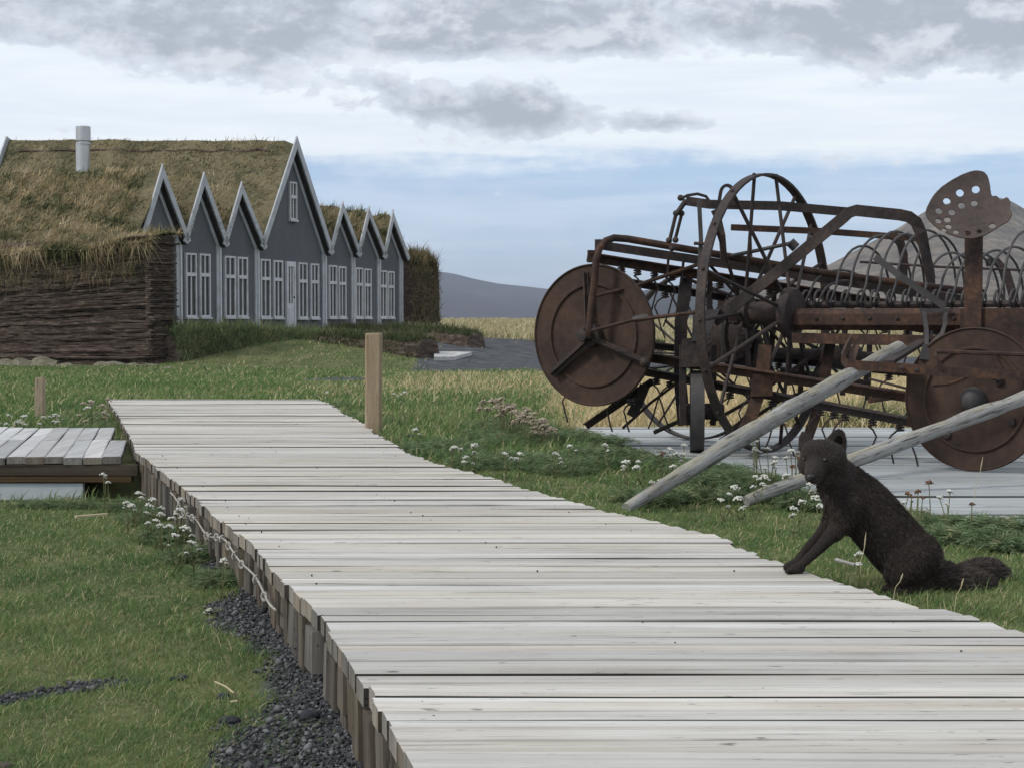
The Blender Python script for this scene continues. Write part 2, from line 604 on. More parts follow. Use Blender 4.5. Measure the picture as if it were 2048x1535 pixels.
M['glass'] = mat('old_window_glass', lambda k, b: (b.inputs['Base Color'].__setattr__('default_value', (0.045, 0.042, 0.038, 1))), 0.12, 0.4)
M['steel'] = noisy('galvanised_flue', [(0.3, (0.42, 0.42, 0.42)), (0.7, (0.60, 0.60, 0.60))], 3, (1, 1, 0.4), 0.42, 0.5, bscale=12, bstr=0.1, metal=0.75)
M['turf'] = noisy('cut_turf_layers', [(0.30, (0.018, 0.013, 0.011)), (0.42, (0.055, 0.038, 0.031)), (0.52, (0.10, 0.072, 0.058)), (0.60, (0.20, 0.165, 0.13)), (0.70, (0.36, 0.31, 0.25))], 3.4, (1, 1, 4), 0.95, bscale=20, bstr=0.8, bdist=0.03, fine=0.5, rnd=6, vary=0.6)
M['sod'] = noisy('sod_roof', [(0.30, (0.045, 0.047, 0.024)), (0.45, (0.10, 0.092, 0.052)), (0.56, (0.19, 0.16, 0.095)), (0.70, (0.12, 0.115, 0.06))], 0.9, (1, 1, 1.6), 0.95, bscale=9, bstr=0.8, bdist=0.05, fine=0.45)
M['stone'] = noisy('dark_basalt', [(0.3, (0.012, 0.013, 0.016)), (0.55, (0.04, 0.042, 0.05)), (0.75, (0.10, 0.10, 0.11))], 9, rough=0.9, bscale=60, bstr=0.6, rnd=4, vary=0.8)
M['rope'] = noisy('pale_rope', [(0.3, (0.20, 0.18, 0.15)), (0.6, (0.45, 0.43, 0.39))], 30, rough=0.9)
# ------------------------------------------------------------------ lay of the land
DECK_Z = 0.05
LE = [(980, 1800), (905, 1660), (830, 1535), (740, 1384), (695, 1311), (644, 1234), (546, 1140), (503, 1085), (426, 1029), (388, 991), (328, 946), (294, 918), (272, 902), (259, 871), (237, 831), (215, 799)]
RE = [(2600, 1465), (2300, 1355), (2043, 1266), (1932, 1227), (1816, 1206), (1712, 1169), (1625, 1148), (1518, 1111), (1431, 1070), (1308, 1041), (1209, 1020), (1134, 999), (1056, 979), (981, 954), (879, 929), (815, 904), (762, 874), (724, 845), (689, 828), (663, 810), (636, 798)]
LEw = np.array([G(x, y, DECK_Z)[:2] for x, y in LE])
REw = np.array([G(x, y, DECK_Z)[:2] for x, y in RE])
bw_left = lambda y: np.interp(y, LEw[:, 1], LEw[:, 0])
bw_right = lambda y: np.interp(y, REw[:, 1], REw[:, 0])
BW_END = float(G(400, 797.5, DECK_Z)[1])

# farmhouse front: vertical plane, running away to the right
FA = np.array([-9.35, 44.8, 0.0])
FU = np.array([0.41, 0.912, 0.0]); FU /= np.linalg.norm(FU)
FN = np.array([FU[1], -FU[0], 0.0])          # out of the front, towards the viewer's right
FB = -FN                                     # back into the house


def wob(x, y, s, seed=0.0):
    """cheap smooth noise, vectorised"""
    return (np.sin(x * 1.7 / s + seed) * np.cos(y * 1.3 / s + seed * 2.1) + 0.6 * np.sin(x * 3.1 / s + y * 2.3 / s + seed * 3.3)
            + 0.4 * np.cos(x * 5.9 / s - y * 4.7 / s + seed)) / 2.0


def height(x, y):
    x, y = np.asarray(x, float), np.asarray(y, float)
    z = -0.50 * sstep(y, 11, 40) + 0.62 * sstep(y, 55, 400)
    left = sstep(bw_left(np.clip(y, 1, 14)) + 0.95 - x, 0.0, 1.0)
    amt = np.interp(y, [0, 4.8, 6.5, 8.0, 9.5, 11.5], [0.14, 0.13, 0.14, 0.18, 0.10, 0.0])
    z = z - left * amt
    # grass bank rising to the farmhouse
    s = (x - FA[0]) * FN[0] + (y - FA[1]) * FN[1]      # metres in front of the facade
    t = (x - FA[0]) * FU[0] + (y - FA[1]) * FU[1]      # along the facade
    bank = sstep(s, 11.0, 3.5) * sstep(t, -3.5, 2.5) * (1 - 0.8 * sstep(t, 12.5, 19)) * sstep(s, -22, -10)
    z = z + bank * 0.62
    z = z + bank * 0.25 * sstep(s, 3.6, 1.6)
    # platform bed on the right
    bed = sstep(x, 0.3, 0.8) * sstep(y, 4.6, 6.0) * (1 - sstep(y, 10.5, 12))
    z = z - 0.035 * bed
    z = z + wob(x, y, 0.5, 1.0) * 0.010 * sstep(y, 1.5, 3) + wob(x, y, 2.6, 4.0) * 0.03 * sstep(y, 12, 20)
    # never above the underside of the boardwalk
    on = (x > bw_left(y) - 0.1) & (x < bw_right(y) + 0.06) & (y < BW_END + 0.1)
    z = np.where(on, np.minimum(z, DECK_Z - 0.085), z)
    return z


def road_y(x):
    return 37.5 + 0.6 * np.sin(x * 0.3), 52.5 + 0.8 * np.sin(x * 0.22 + 1)


def gravel_mask(x, y):
    x, y = np.asarray(x, float), np.asarray(y, float)
    n = wob(x, y, 0.22, 2.0) * 0.5 + wob(x, y, 0.09, 5.0) * 0.3
    s = bw_left(y) - x
    w = np.interp(y, [2.4, 3.0, 3.3, 3.6, 3.9, 4.3, 4.7, 5.0, 5.4], [0.34, 0.29, 0.25, 0.18, 0.07, 0.08, 0.17, 0.08, -0.15])
    g = sstep(w + n * 0.12 - s, -0.05, 0.05) * (s > -0.5) * (y < 6.3)
    c = 3.68 + (x + 1.18) * 0.75
    hw = np.interp(x, [-2.6, -1.3, -1.0, -0.8], [0.13, 0.09, 0.05, -0.05])
    g = np.maximum(g, sstep(hw + n * 0.10 - np.abs(y - c), -0.04, 0.04))
    # gravel below the deck
    g = np.maximum(g, ((s < 0.02) & (x < bw_right(y)) & (y < 7)) * 1.0)
    n2 = wob(x, y, 1.6, 3.0)
    y0, y1 = road_y(x)
    edge = sstep(x, -3.1, -1.8)
    r = sstep(y, y0 - 0.7 + n2 * 0.8, y0 + 0.7 + n2 * 0.8) * (1 - sstep(y, y1 - 0.5, y1 + 0.5)) * edge
    g = np.maximum(g, r)
    e2 = ((x + 3.0 + (y - 28) * 0.1) / 0.75) ** 2 + ((y - 27.5) / 3.2) ** 2
    g = np.maximum(g, sstep(e2 + n2 * 0.3, 1.1, 0.8))
    return g


def dry_mask(x, y):
    x, y = np.asarray(x, float), np.asarray(y, float)
    n = wob(x, y, 1.1, 7.0) * 0.5 + wob(x, y, 0.35, 3.0) * 0.3
    d = sstep(y + n * 1.0, 10.0, 10.9) * (1 - sstep(y, 20, 30)) * sstep(x + n * 0.3 - 0.02 * (y - 12), 0.12, 0.6) * 0.95
    d = np.maximum(d, sstep(y, 49, 55) * 0.95)
    d = np.maximum(d, 0.45 * sstep(y, 13, 20) * sstep(x, -3.5, -1.0) * (1 - sstep(y, 35, 37)))
    return np.clip(d, 0, 1)


GREENS = np.array([(0.118, 0.180, 0.066), (0.172, 0.218, 0.090), (0.245, 0.240, 0.125), (0.085, 0.142, 0.056), (0.36, 0.32, 0.19)])
DRYS = np.array([(0.52, 0.415, 0.245), (0.44, 0.345, 0.19), (0.60, 0.505, 0.33), (0.33, 0.28, 0.145)])


def turf_colour(x, y, r1, r2):
    """blade colour from its place and two random numbers"""
    n = wob(x, y, 0.16, 9.0) * 0.45 + wob(x, y, 0.6, 5.0) * 0.35 + wob(x, y, 1.9, 2.0) * 0.35
    idx = np.clip(((n + 0.75) / 1.5 * 3.0 + (r1 - 0.5) * 2.4), 0, 3.999)
    order = np.array([3, 0, 1, 2])
    base = GREENS[order[idx.astype(int)]]
    base = np.where((r2 > 0.91)[:, None], GREENS[4], base)
    dr = dry_mask(x, y)
    isdry = (r2 * 0.9 + 0.02) < dr
    base = np.where(isdry[:, None], DRYS[(r1 * 3.999).astype(int)], base)
    far = sstep(y, 35, 50)[:, None]
    base = np.where(isdry[:, None], base * (1 - far * np.array([0.30, 0.24, 0.22])), base * (1 + 0.15 * far))
    return base * (0.98 + 0.5 * r2)[:, None]


# ------------------------------------------------------------------ ground sheet
def grid_axis(lo, hi, c, k, n):
    a, b = math.asinh((lo - c) / k), math.asinh((hi - c) / k)
    return c + k * np.sinh(np.linspace(a, b, n))


gx = grid_axis(-9000, 9000, 0.0, 2.2, 330)
gy = grid_axis(-200, 12000, 4.5, 2.2, 330)
X, Y = np.meshgrid(gx, gy)
Z = height(X.ravel(), Y.ravel())
V = np.stack([X.ravel(), Y.ravel(), Z], 1)
nx, ny = len(gx), len(gy)
ii = (np.arange(ny - 1)[:, None] * nx + np.arange(nx - 1)[None, :]).ravel()
quads = np.stack([ii, ii + 1, ii + nx + 1, ii + nx], 1)
gm = gravel_mask(V[:, 0], V[:, 1])
dm = dry_mask(V[:, 0], V[:, 1])
me = fast_mesh('ground', V, quads, None, np.stack([gm, dm, np.zeros_like(gm)], 1))
me.polygons.foreach_set('use_smooth', [True] * len(me.polygons))


def ground_fn(k, b):
    at = k.n('ShaderNodeAttribute', attribute_name='Col')
    s = k.n('ShaderNodeSeparateColor')
    k.l(at.outputs['Color'], s.inputs[0])
    p = pos(k)
    n1 = k.noise(p, 2.2, 6, 0.6)
    n2 = k.noise(p, 22, 5, 0.65)
    n3 = k.noise(p, 0.15, 5, 0.6)
    v = k.m('ADD', k.m('MULTIPLY', n1, 0.55), k.m('MULTIPLY', n2, 0.45))
    green = ramp(k, v, [(0.32, (0.050, 0.058, 0.024)), (0.48, (0.10, 0.112, 0.045)), (0.62, (0.17, 0.16, 0.08))])
    dry = ramp(k, k.m('ADD', k.m('MULTIPLY', n3, 0.6), k.m('MULTIPLY', n2, 0.4)), [(0.34, (0.17, 0.15, 0.08)), (0.5, (0.27, 0.225, 0.125)), (0.64, (0.34, 0.285, 0.17))])
    grv = ramp(k, v, [(0.34, (0.026, 0.027, 0.030)), (0.5, (0.068, 0.070, 0.077)), (0.66, (0.14, 0.14, 0.145))])
    col = k.mix(k.ss(k.m('ADD', s.outputs[1], k.m('MULTIPLY', k.m('SUBTRACT', n1, 0.5), 0.5)), 0.3, 0.7), green, dry)
    col = k.mix(k.ss(k.m('ADD', s.outputs[0], k.m('MULTIPLY', k.m('SUBTRACT', n2, 0.5), 0.5)), 0.4, 0.6), col, grv)
    k.l(col, b.inputs['Base Color'])
    bump(k, b, k.noise(p, 45, 6, 0.7), 0.7, 0.012)


M['ground'] = mat('lawn_gravel_and_heath', ground_fn, 0.95, 0.15)
tag(link('ground', me, M['ground']), 'mown lawn, dark gravel and dry heath running to the hills', 'ground', kind='structure')


# ------------------------------------------------------------------ hills
def hill(name, label, prof, D, depth, mt, rough, seed, base=-8.0):
    pxs = [p[0] for p in prof]
    pys = [p[1] for p in prof]
    n, rows = 150, 26
    xs = np.linspace(pxs[0], pxs[-1], n)
    ridge = np.interp(xs, pxs, pys)
    V = []
    for j in range(rows):
        t = j / (rows - 1)
        for i in range(n):
            if t <= 0.7:
                s = t / 0.7
                d = D - depth * (1 - s)
                hgt = s ** 1.25
            else:
                s = (t - 0.7) / 0.3
                d = D + depth * 0.8 * s
                hgt = 1 - s
            top = EYE + (HOR - ridge[i]) / F * D
            x = (xs[i] - 1024) / F * d
            nz = mnoise.fractal(Vector((x * rough, d * rough, seed)), 1.0, 2.0, 5)
            nz2 = mnoise.fractal(Vector((x * rough * 0.35, seed, d * rough * 0.2)), 1.0, 2.0, 3)
            z = base + (top - base) * hgt * (1 + (0.16 * nz + 0.10 * nz2) * (1 - hgt * 0.92))
            V.append((x, d, z))
    V = np.array(V)
    ii = (np.arange(rows - 1)[:, None] * n + np.arange(n - 1)[None, :]).ravel()
    me = fast_mesh(name, V, np.stack([ii, ii + 1, ii + n + 1, ii + n], 1))
    me.polygons.foreach_set('use_smooth', [True] * len(me.polygons))
    return tag(link(name, me, mt), label, 'hill', kind='structure')


M['hillfar'] = noisy('far_hill_scree', [(0.35, (0.030, 0.026, 0.034)), (0.55, (0.055, 0.046, 0.052)), (0.72, (0.12, 0.085, 0.075))], 0.0022, (1, 0.5, 3), 1.0, 0.0, bscale=0.02, bstr=0.3, bdist=5)
M['hilldark'] = noisy('dark_moor_hill', [(0.35, (0.020, 0.021, 0.020)), (0.7, (0.06, 0.055, 0.05))], 0.006, (1, 0.5, 3), 1.0, 0.0, bscale=0.03, bstr=0.3, bdist=3)
M['mount'] = noisy('bare_mountain_scree', [(0.34, (0.060, 0.052, 0.045)), (0.46, (0.125, 0.105, 0.085)), (0.56, (0.20, 0.165, 0.125)), (0.70, (0.28, 0.235, 0.17))], 0.012, (1, 1, 1.2), 1.0, 0.0, bscale=0.03, bstr=1.0, bdist=14, fine=0.5)
hill('distant_hill', 'lavender hazy hill beyond the plain behind the farmhouse', [(-900, 600), (-300, 575), (200, 560), (600, 548), (820, 537), (862, 539), (905, 544), (950, 556), (1000, 566), (1050, 571), (1100, 577), (1180, 592), (1270, 606), (1400, 622), (1600, 636)], 6500, 2600, M['hillfar'], 0.0011, 3.1)
hill('moor_hill', 'dark blue-grey moor hill behind the rusted rake disc', [(1120, 636), (1200, 615), (1250, 592), (1279, 580), (1360, 567), (1450, 562), (1560, 556), (1750, 560), (1950, 590), (2100, 630)], 4200, 1500, M['hilldark'], 0.002, 8.4)
hill('mountain', 'bare grey-tan mountain rising behind the curved rake teeth', [(1400, 634), (1500, 592), (1560, 558), (1600, 546), (1660, 525), (1720, 492), (1790, 455), (1850, 418), (1910, 398), (1985, 391), (2015, 398), (2060, 425), (2150, 455), (2300, 480), (2500, 530), (2800, 600), (3000, 636)], 2300, 900, M['mount'], 0.0042, 5.7)
# ------------------------------------------------------------------ planks
def plank_mesh(mname, lx, wy, th, sl=0.0, sr=0.0):
    """one plank, long in x, chamfered on top, a little ragged; sl, sr = how far its ends are cut on the slant"""
    vs, fs = [], []
    xs = [-0.5, -0.17, 0.2, 0.5]
    for q, x in enumerate(xs):
        w1, w2, w3 = random.uniform(-0.0015, 0.0015), random.uniform(-0.0015, 0.0015), random.uniform(-0.0015, 0.0015)
        c = min(0.006, wy * 0.08)
        for (y, z) in ((-0.5 * wy, -0.5 * th), (0.5 * wy, -0.5 * th), (0.5 * wy, 0.5 * th - c * 0.7), (0.5 * wy - c, 0.5 * th), (-0.5 * wy + c, 0.5 * th), (-0.5 * wy, 0.5 * th - c * 0.7)):
            sk = (sl if q == 0 else sr if q == 3 else 0.0) * y / wy
            vs.append((x * lx + sk, y + (w1 if y < 0 else w2), z + (w3 if z > 0 else 0)))
    for i in range(3):
        for e in range(6):
            g = (e + 1) % 6
            fs.append((6 * i + e, 6 * (i + 1) + e, 6 * (i + 1) + g, 6 * i + g))
    fs.append((0, 1, 2, 3, 4, 5))
    fs.append(tuple(18 + e for e in (5, 4, 3, 2, 1, 0)))
    me = bpy.data.meshes.new('plank')
    me.from_pydata(vs, [], fs)
    me.update()
    me.materials.append(M[mname])
    me.materials.append(M['deck_end'])
    n_ = len(me.polygons)
    me.polygons[n_ - 1].material_index = 1
    me.polygons[n_ - 2].material_index = 1
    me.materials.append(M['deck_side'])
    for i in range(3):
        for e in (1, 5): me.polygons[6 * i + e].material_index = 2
    return me


def plank(parent, m, c, lx, wy, th, rz=0.0, tilt=0.0, sl=0.0, sr=0.0):
    o = bpy.data.objects.new('plank', plank_mesh(m, lx, wy, th, sl, sr))
    C.objects.link(o)
    o.parent = parent
    o.location = tuple(np.asarray(c) - origin(parent))
    o.rotation_euler = (tilt, random.uniform(-0.002, 0.002), rz)
    return o


# main boardwalk: planks all lie square to the view, their ends stepping round the curve
bw = thing('boardwalk', (0.3, 3.5, DECK_Z - 0.05), 'curving boardwalk of bleached cross planks leading past the fox', 'boardwalk', kind='structure')
y = 1.15
TH_P = 0.042
while y < BW_END - 0.06:
    w = random.choice([0.042, 0.055, 0.068, 0.078, 0.085, 0.095, 0.11]) * random.uniform(0.93, 1.07)
    gap = random.choice([0.0015, 0.002, 0.003, 0.004, 0.006, 0.009, 0.014])
    yc = y + w / 2
    l, r = float(bw_left(yc)) + random.uniform(-0.006, 0.006), float(bw_right(yc)) + random.uniform(-0.014, 0.014)
    sl, sr = float(bw_left(y + w) - bw_left(y)), 0.6 * float(bw_right(y + w) - bw_right(y))
    lift = random.uniform(-0.004, 0.004)
    plank(bw, 'deck', ((l + r) / 2, yc, DECK_Z - TH_P / 2 + lift), r - l, w, TH_P, random.uniform(-0.0025, 0.0025), random.uniform(-0.03, 0.03), sl, sr)
    y += w + gap
# nail heads in two lines where the stringers run
mb = MB()
for v in np.arange(2.2, 9.0, 0.112):
    for off in (0.09, 0.74, 1.3):
        if random.random() < 0.45:
            x_ = float(bw_left(v)) + off + random.uniform(-0.015, 0.015)
            mb.lathe((x_, v + random.uniform(-0.03, 0.03), DECK_Z - 0.006), (0, 0, 1), [(0, 0.0024), (0.0072, 0.0024), (0.0076, 0.0018)], 6)
mb.build('nail_heads', M['rustdark'], bw)['kind'] = 'stuff'
# stringers below, bent along the curve, a little in from the plank ends
for off, nm in ((0.05, 1), (0.7, 2)):
    ys = np.arange(1.2, BW_END - 0.1, 0.5)
    mb = MB()
    mb.strip([(float(bw_left(v)) + off, v, DECK_Z - TH_P - 0.05) for v in ys], 0.045, 0.085)
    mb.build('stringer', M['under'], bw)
# short uprights closing the open side
y = 1.7
while y < 8.2:
    wv = random.uniform(0.045, 0.10)
    x = float(bw_left(y + wv / 2)) + random.uniform(0.004, 0.026)
    gz = float(height(x - 0.05, y))
    bot = gz - 0.02 if random.random() < 0.4 else gz + random.uniform(0.0, 0.055)
    top = DECK_Z - TH_P - random.uniform(0.002, 0.012)
    if top - bot > 0.05:
        mb = MB()
        tw = random.uniform(-0.006, 0.006)
        x1 = x + random.uniform(0.03, 0.05)
        sl = (float(bw_left(y + wv)) - float(bw_left(y)))
        mb.hexa([(x + tw, y, bot), (x1, y, bot), (x1 + sl, y + wv, bot), (x + sl + tw, y + wv, bot), (x, y, top), (x1, y, top), (x1 + sl, y + wv, top), (x + sl, y + wv, top)])
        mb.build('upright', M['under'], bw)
        if bot > gz + 0.012 and random.random() < 0.6:      # packing block under it
            mb = MB()
            mb.box((x + 0.03, y + wv / 2, (gz + bot) / 2 - 0.01), (0.035, 0, 0), (sl / 2, wv / 2 - 0.004, 0), (0, 0, (bot - gz) / 2 + 0.008))
            mb.build('packing_block', M['under'], bw)
    y += wv + random.choice([0.006, 0.015, 0.03, 0.06, 0.08])

# pale rope looped along the open side
mb = MB()
ys = np.linspace(4.3, 6.9, 130)
pts = []
for v in ys:
    sag = 0.028 * abs(math.sin((v - 3.7) * 1.9)) + 0.01 * math.sin(v * 9)
    pts.append((float(bw_left(v)) - 0.012, v, DECK_Z - 0.055 - sag))
mb.tube(pts, 0.0032, 6)
for q, v in enumerate(np.concatenate([np.linspace(5.05, 5.75, 7), np.linspace(6.1, 6.6, 5), np.linspace(4.5, 4.7, 2)])):
    sag = 0.028 * abs(math.sin((v - 3.7) * 1.9)) + 0.01 * math.sin(v * 9)
    c = np.array((float(bw_left(v)) - 0.015, v, DECK_Z - 0.055 - sag))
    ring = [c + np.array([0.008 * math.cos(a), 0.020 * math.cos(a) * (0.3 if q % 2 else -0.3), 0.012 * math.sin(a)]) for a in np.linspace(0, 2 * math.pi, 9)[:-1]]
    mb.tube(ring, 0.0042, 5, closed=True)
tag(mb.build('rope', M['rope'], smooth=True, loc=pts[0]), 'pale knotted rope slung along the open side of the boardwalk', 'rope')

# cross boardwalk on the left: two rows of short planks running away from the viewer
SD_Z = 0.045
sd_ = thing('boardwalk', (-2.7, 9.0, SD_Z - 0.05), 'short side boardwalk of silver-white planks joining the curving one', 'boardwalk', kind='structure')
sang = math.atan2(1.0, -0.22)
yf, ym, yb = G(100, 914, SD_Z)[1], G(100, 879, SD_Z)[1], G(100, 854, SD_Z)[1]
xr = float(bw_left(yf)) - 0.01
x = xr - 0.0
pw = 0.0985
n = 0
while x > -5.2:
    for a, b in ((yf, ym - 0.004), (ym + 0.004, yb)):
        L = b - a
        xc = x - pw / 2 - 0.22 * ((a + b) / 2 - yf)
        if xc + pw / 2 - 0.22 * L / 2 < float(bw_left(b)) + 0.02:
            plank(sd_, 'deck_y', (xc, (a + b) / 2 + random.uniform(-0.012, 0.012), SD_Z - 0.018 + random.uniform(-0.004, 0.004)), L, pw - 0.005, 0.036, sang + random.uniform(-0.004, 0.004))
    x -= pw
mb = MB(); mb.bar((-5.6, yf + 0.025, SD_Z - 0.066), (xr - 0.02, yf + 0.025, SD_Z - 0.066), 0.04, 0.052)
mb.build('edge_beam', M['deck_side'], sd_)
mb = MB(); mb.bar((-5.6, yf + 0.022, SD_Z - 0.112), (xr - 0.05, yf + 0.022, SD_Z - 0.112), 0.05, 0.028)
tag(mb.build('sole_beam', M['brownbeam'], sd_), 'orange-brown lower beam')
mb = MB(); mb.bar((-5.6, yf + 0.03, SD_Z - 0.178), (xr - 0.3, yf + 0.03, SD_Z - 0.178), 0.04, 0.09)
M['paleboard'] = noisy('pale_blue_board', [(0.3, (0.36, 0.40, 0.42)), (0.7, (0.52, 0.56, 0.58))], 4, rough=0.7)
tag(mb.build('base_board', M['paleboard'], sd_), 'pale blue-white board at the foot')

# platform under the machinery
PF_Z = 0.012
pf = thing('platform', (2.5, 8.0, -0.02), 'low platform of silvery grey planks under the rusted machinery', 'platform', kind='structure')
y = 5.5
pf_left = lambda v: np.interp(v, [5.4, 6.2, 7.4, 8.6, 10.9], [2.1, 1.50, 1.12, 0.80, 0.36])
while y < 10.75:
    w = random.choice([0.085, 0.1, 0.1, 0.12, 0.14])
    l, r = float(pf_left(y + w / 2)) + random.uniform(-0.02, 0.02), 5.2 + random.uniform(-0.1, 0.1)
    plank(pf, 'deck_grey', ((l + r) / 2, y + w / 2, PF_Z - 0.018 + random.uniform(-0.003, 0.003)), r - l, w, 0.034, random.uniform(-0.002, 0.002))
    y += w + random.choice([0.008, 0.012, 0.018, 0.026])

# the two marker posts
def marker_post(px0, px1, ytop, ybase, label, d):
    a, b = P(px0, ytop, d), P(px1, ytop, d)
    w = b[0] - a[0]
    zt = a[2]
    c = np.array([(a[0] + b[0]) / 2, d + w / 2, 0])
    gz = float(height(c[0], c[1])) - 0.08
    vs, fs = [], []
    lev = [gz, gz + 0.25 * (zt - gz), gz + 0.6 * (zt - gz), zt - 0.012, zt]
    for q, z in enumerate(lev):
        h = w / 2 * (0.93 if q == len(lev) - 1 else 1.0)
        j = [random.uniform(-0.002, 0.002) for _ in range(8)]
        b_ = 0.12 * w
        ring = [(-h + b_, -h), (h - b_, -h), (h, -h + b_), (h, h - b_), (h - b_, h), (-h + b_, h), (-h, h - b_), (-h, -h + b_)]
        lean = (z - gz) * 0.006
        vs += [(c[0] + x + j[e] + lean, c[1] + y_ + j[e] * 0.5, z + (0.003 * x / w if q == 4 else 0)) for e, (x, y_) in enumerate(ring)]
    for q in range(len(lev) - 1):
        for e in range(8):
            g = (e + 1) % 8
            fs.append((8 * q + e, 8 * q + g, 8 * q + 8 + g, 8 * q + 8 + e))
    fs.append(tuple(range(7, -1, -1)))
    fs.append(tuple(32 + e for e in range(8)))
    mb = MB(); mb.add(vs, fs)
    o = mb.build('marker_post', M['post'], loc=(c[0], c[1], gz))
    return tag(o, label, 'post', 'wooden marker posts beside the boardwalks')


marker_post(728, 761, 666, 868, 'tall square tan wooden post at the right edge of the boardwalk', 10.25)
marker_post(68, 86, 755, 826, 'short tan wooden post in the lawn behind the side boardwalk', 11.9)
# ------------------------------------------------------------------ turf farmhouse
def Fp(px, py, off=0.0):
    return OnPlane(px, py, FA + FN * off, FN)


house = thing('turf_farmhouse', (FA[0], FA[1], 0.0), 'grey gabled turf farmhouse with grass roofs and a row of white windows', 'farmhouse')
OV = 0.28
#        left, right, peak(x,y), eave y left, eave y right
GAB = [(276, 358, 320, 345, 470, 481), (360, 437, 405, 360, 482, 488), (439, 513, 478, 377, 488, 494), (515, 648, 592, 287, 493, 505),
       (650, 705, 682, 415, 505, 509), (706, 757, 733, 425, 509, 513), (758, 802, 781, 433, 513, 517)]
LEN = [13.0, 8.0, 8.0, 11.2, 6.0, 5.5, 5.0]
RISE = [0.35, 0.0, 0.0, 0.55, 0.0, 0.0, 0.0]
roof_slopes = []
Z0 = np.array([0, 0, 1.0])
for gi, (xl, xr_, xp, yp, yl, yr) in enumerate(GAB):
    pk = Fp(xp, yp, OV)                                # ridge end, out at the bargeboards
    el_, er = Fp(xl, yl), Fp(xr_, yr)
    zpk = pk[2] - 0.10
    tp = np.dot(pk - FN * OV - FA, FU)
    tl, tr = np.dot(el_ - FA, FU), np.dot(er - FA, FU)
    tp = 0.5 * tp + 0.25 * (tl + tr)                   # keep the gable near symmetrical
    fp = lambda t, z, off=0.0: FA + FU * t + FN * off + Z0 * z
    ez = min(el_[2], er[2])
    # wall: pentagon with thickness
    pent = [(tl, -0.3), (tr, -0.3), (tr, er[2]), (tp, zpk - 0.05), (tl, el_[2])]
    mb = MB()
    fr = [fp(t, z, 0) for t, z in pent]
    bk = [fp(t, z, -0.2) for t, z in pent]
    mb.add(fr + bk, [(0, 1, 2, 3, 4), (9, 8, 7, 6, 5)] + [(i, i + 5, (i + 1) % 5 + 5, (i + 1) % 5) for i in range(5)])
    mb.build('gable_wall', M['wall'], house)
    # bargeboards with a dark gap board behind
    for side, (te, ze) in ((-1, (tl, el_[2])), (1, (tr, er[2]))):
        a, b = np.array([te, ze]), np.array([tp, zpk])
        dr = (b - a) / np.linalg.norm(b - a)
        nrm = np.array([-dr[1], dr[0]]) * (1 if side < 0 else -1)     # outward, up
        bw_ = 0.24 if gi != 3 else 0.28
        for nm, o0, o1, n0, n1, mt in (('bargeboard', OV - 0.05, OV, -0.02, bw_ * 0.62, 'trim'), ('soffit_board', 0.06, OV - 0.055, -0.05, 0.03, 'dark'), ('rake_trim', 0.01, 0.055, -0.16, 0.0, 'trim')):
            aa = a - dr * 0.10 if nm != 'rake_trim' else a
            q = [aa + nrm * n0, b + nrm * n0 + np.array([0, 0.0]), b + nrm * n1, aa + nrm * n1]
            # mitre at the peak
            q[1][0] = tp; q[2][0] = tp
            q[1][1] = zpk + n0 / max(0.2, abs(nrm[1])); q[2][1] = zpk + n1 / max(0.2, abs(nrm[1]))
            mb = MB()
            mb.hexa([fp(*p_, o0) for p_ in q] + [fp(*p_, o1) for p_ in q])
            mb.build(nm, M[mt], house)
    # turf roof: two thick slopes running back
    L = LEN[gi]
    th = 0.20
    for side, (te, ze) in ((-1, (tl, el_[2])), (1, (tr, er[2]))):
        te2, ze2 = te, ze
        if gi == 0 and side < 0:
            te2, ze2 = te - 0.35, 3.0
        nn, mm = 26, 9
        front, vs = [], []
        for i in range(nn + 1):
            s = i / nn
            off = OV - 0.02 - s * (L + OV)
            for j in range(mm + 1):
                r = j / mm
                t = te2 + (tp - te2) * r
                zz = ze2 + (zpk + RISE[gi] * s - ze2) * r
                q = fp(t, zz, off)
                nzv = mnoise.fractal(Vector((q[0] * 0.9, q[1] * 0.9, q[2] * 0.9)), 1.0, 2.0, 4) * 0.12
                if j == mm: nzv *= 0.5
                lip = 0.05 if i == 0 else th
                q = q + Z0 * (lip * 0.9 + nzv * (0.15 if i == 0 else 1.0))
                vs.append(q)
        A = np.array(vs).reshape(nn + 1, mm + 1, 3)
        fs = []
        for i in range(nn):
            for j in range(mm):
                a_ = i * (mm + 1) + j
                fs.append((a_, a_ + 1, a_ + mm + 2, a_ + mm + 1) if side > 0 else (a_ + mm + 1, a_ + mm + 2, a_ + 1, a_))
        nb = len(vs)
        under = [fp(te2, ze2 - 0.02, OV - 0.02), fp(tp, zpk - 0.02, OV - 0.02), fp(tp, zpk + RISE[gi] - 0.1, -L), fp(te2, ze2 - 0.1, -L)]
        vs = vs + under
        fs.append((nb, nb + 1, nb + 2, nb + 3))
        fs.append(tuple([j for j in range(mm + 1)] + [nb + 1, nb]))                      # front edge
        fs.append(tuple([i * (mm + 1) for i in range(nn + 1)] + [nb + 3, nb]))           # eave edge
        mb = MB(); mb.add(vs, fs)
        o = mb.build('turf_roof', M['sod'], house, smooth=True)
        roof_slopes.append((gi, side, A))

# far gable-end board of the great roof
pk = FA + FU * 0
gi, side, A = [s for s in roof_slopes if s[0] == 3 and s[1] == -1][0]
e0, e1 = A[-1][-1] + Z0 * 0.05, A[-1][0] + Z0 * 0.05
mb = MB(); mb.bar(e0, e1, 0.06, 0.26); mb.build('bargeboard', M['trim'], house)
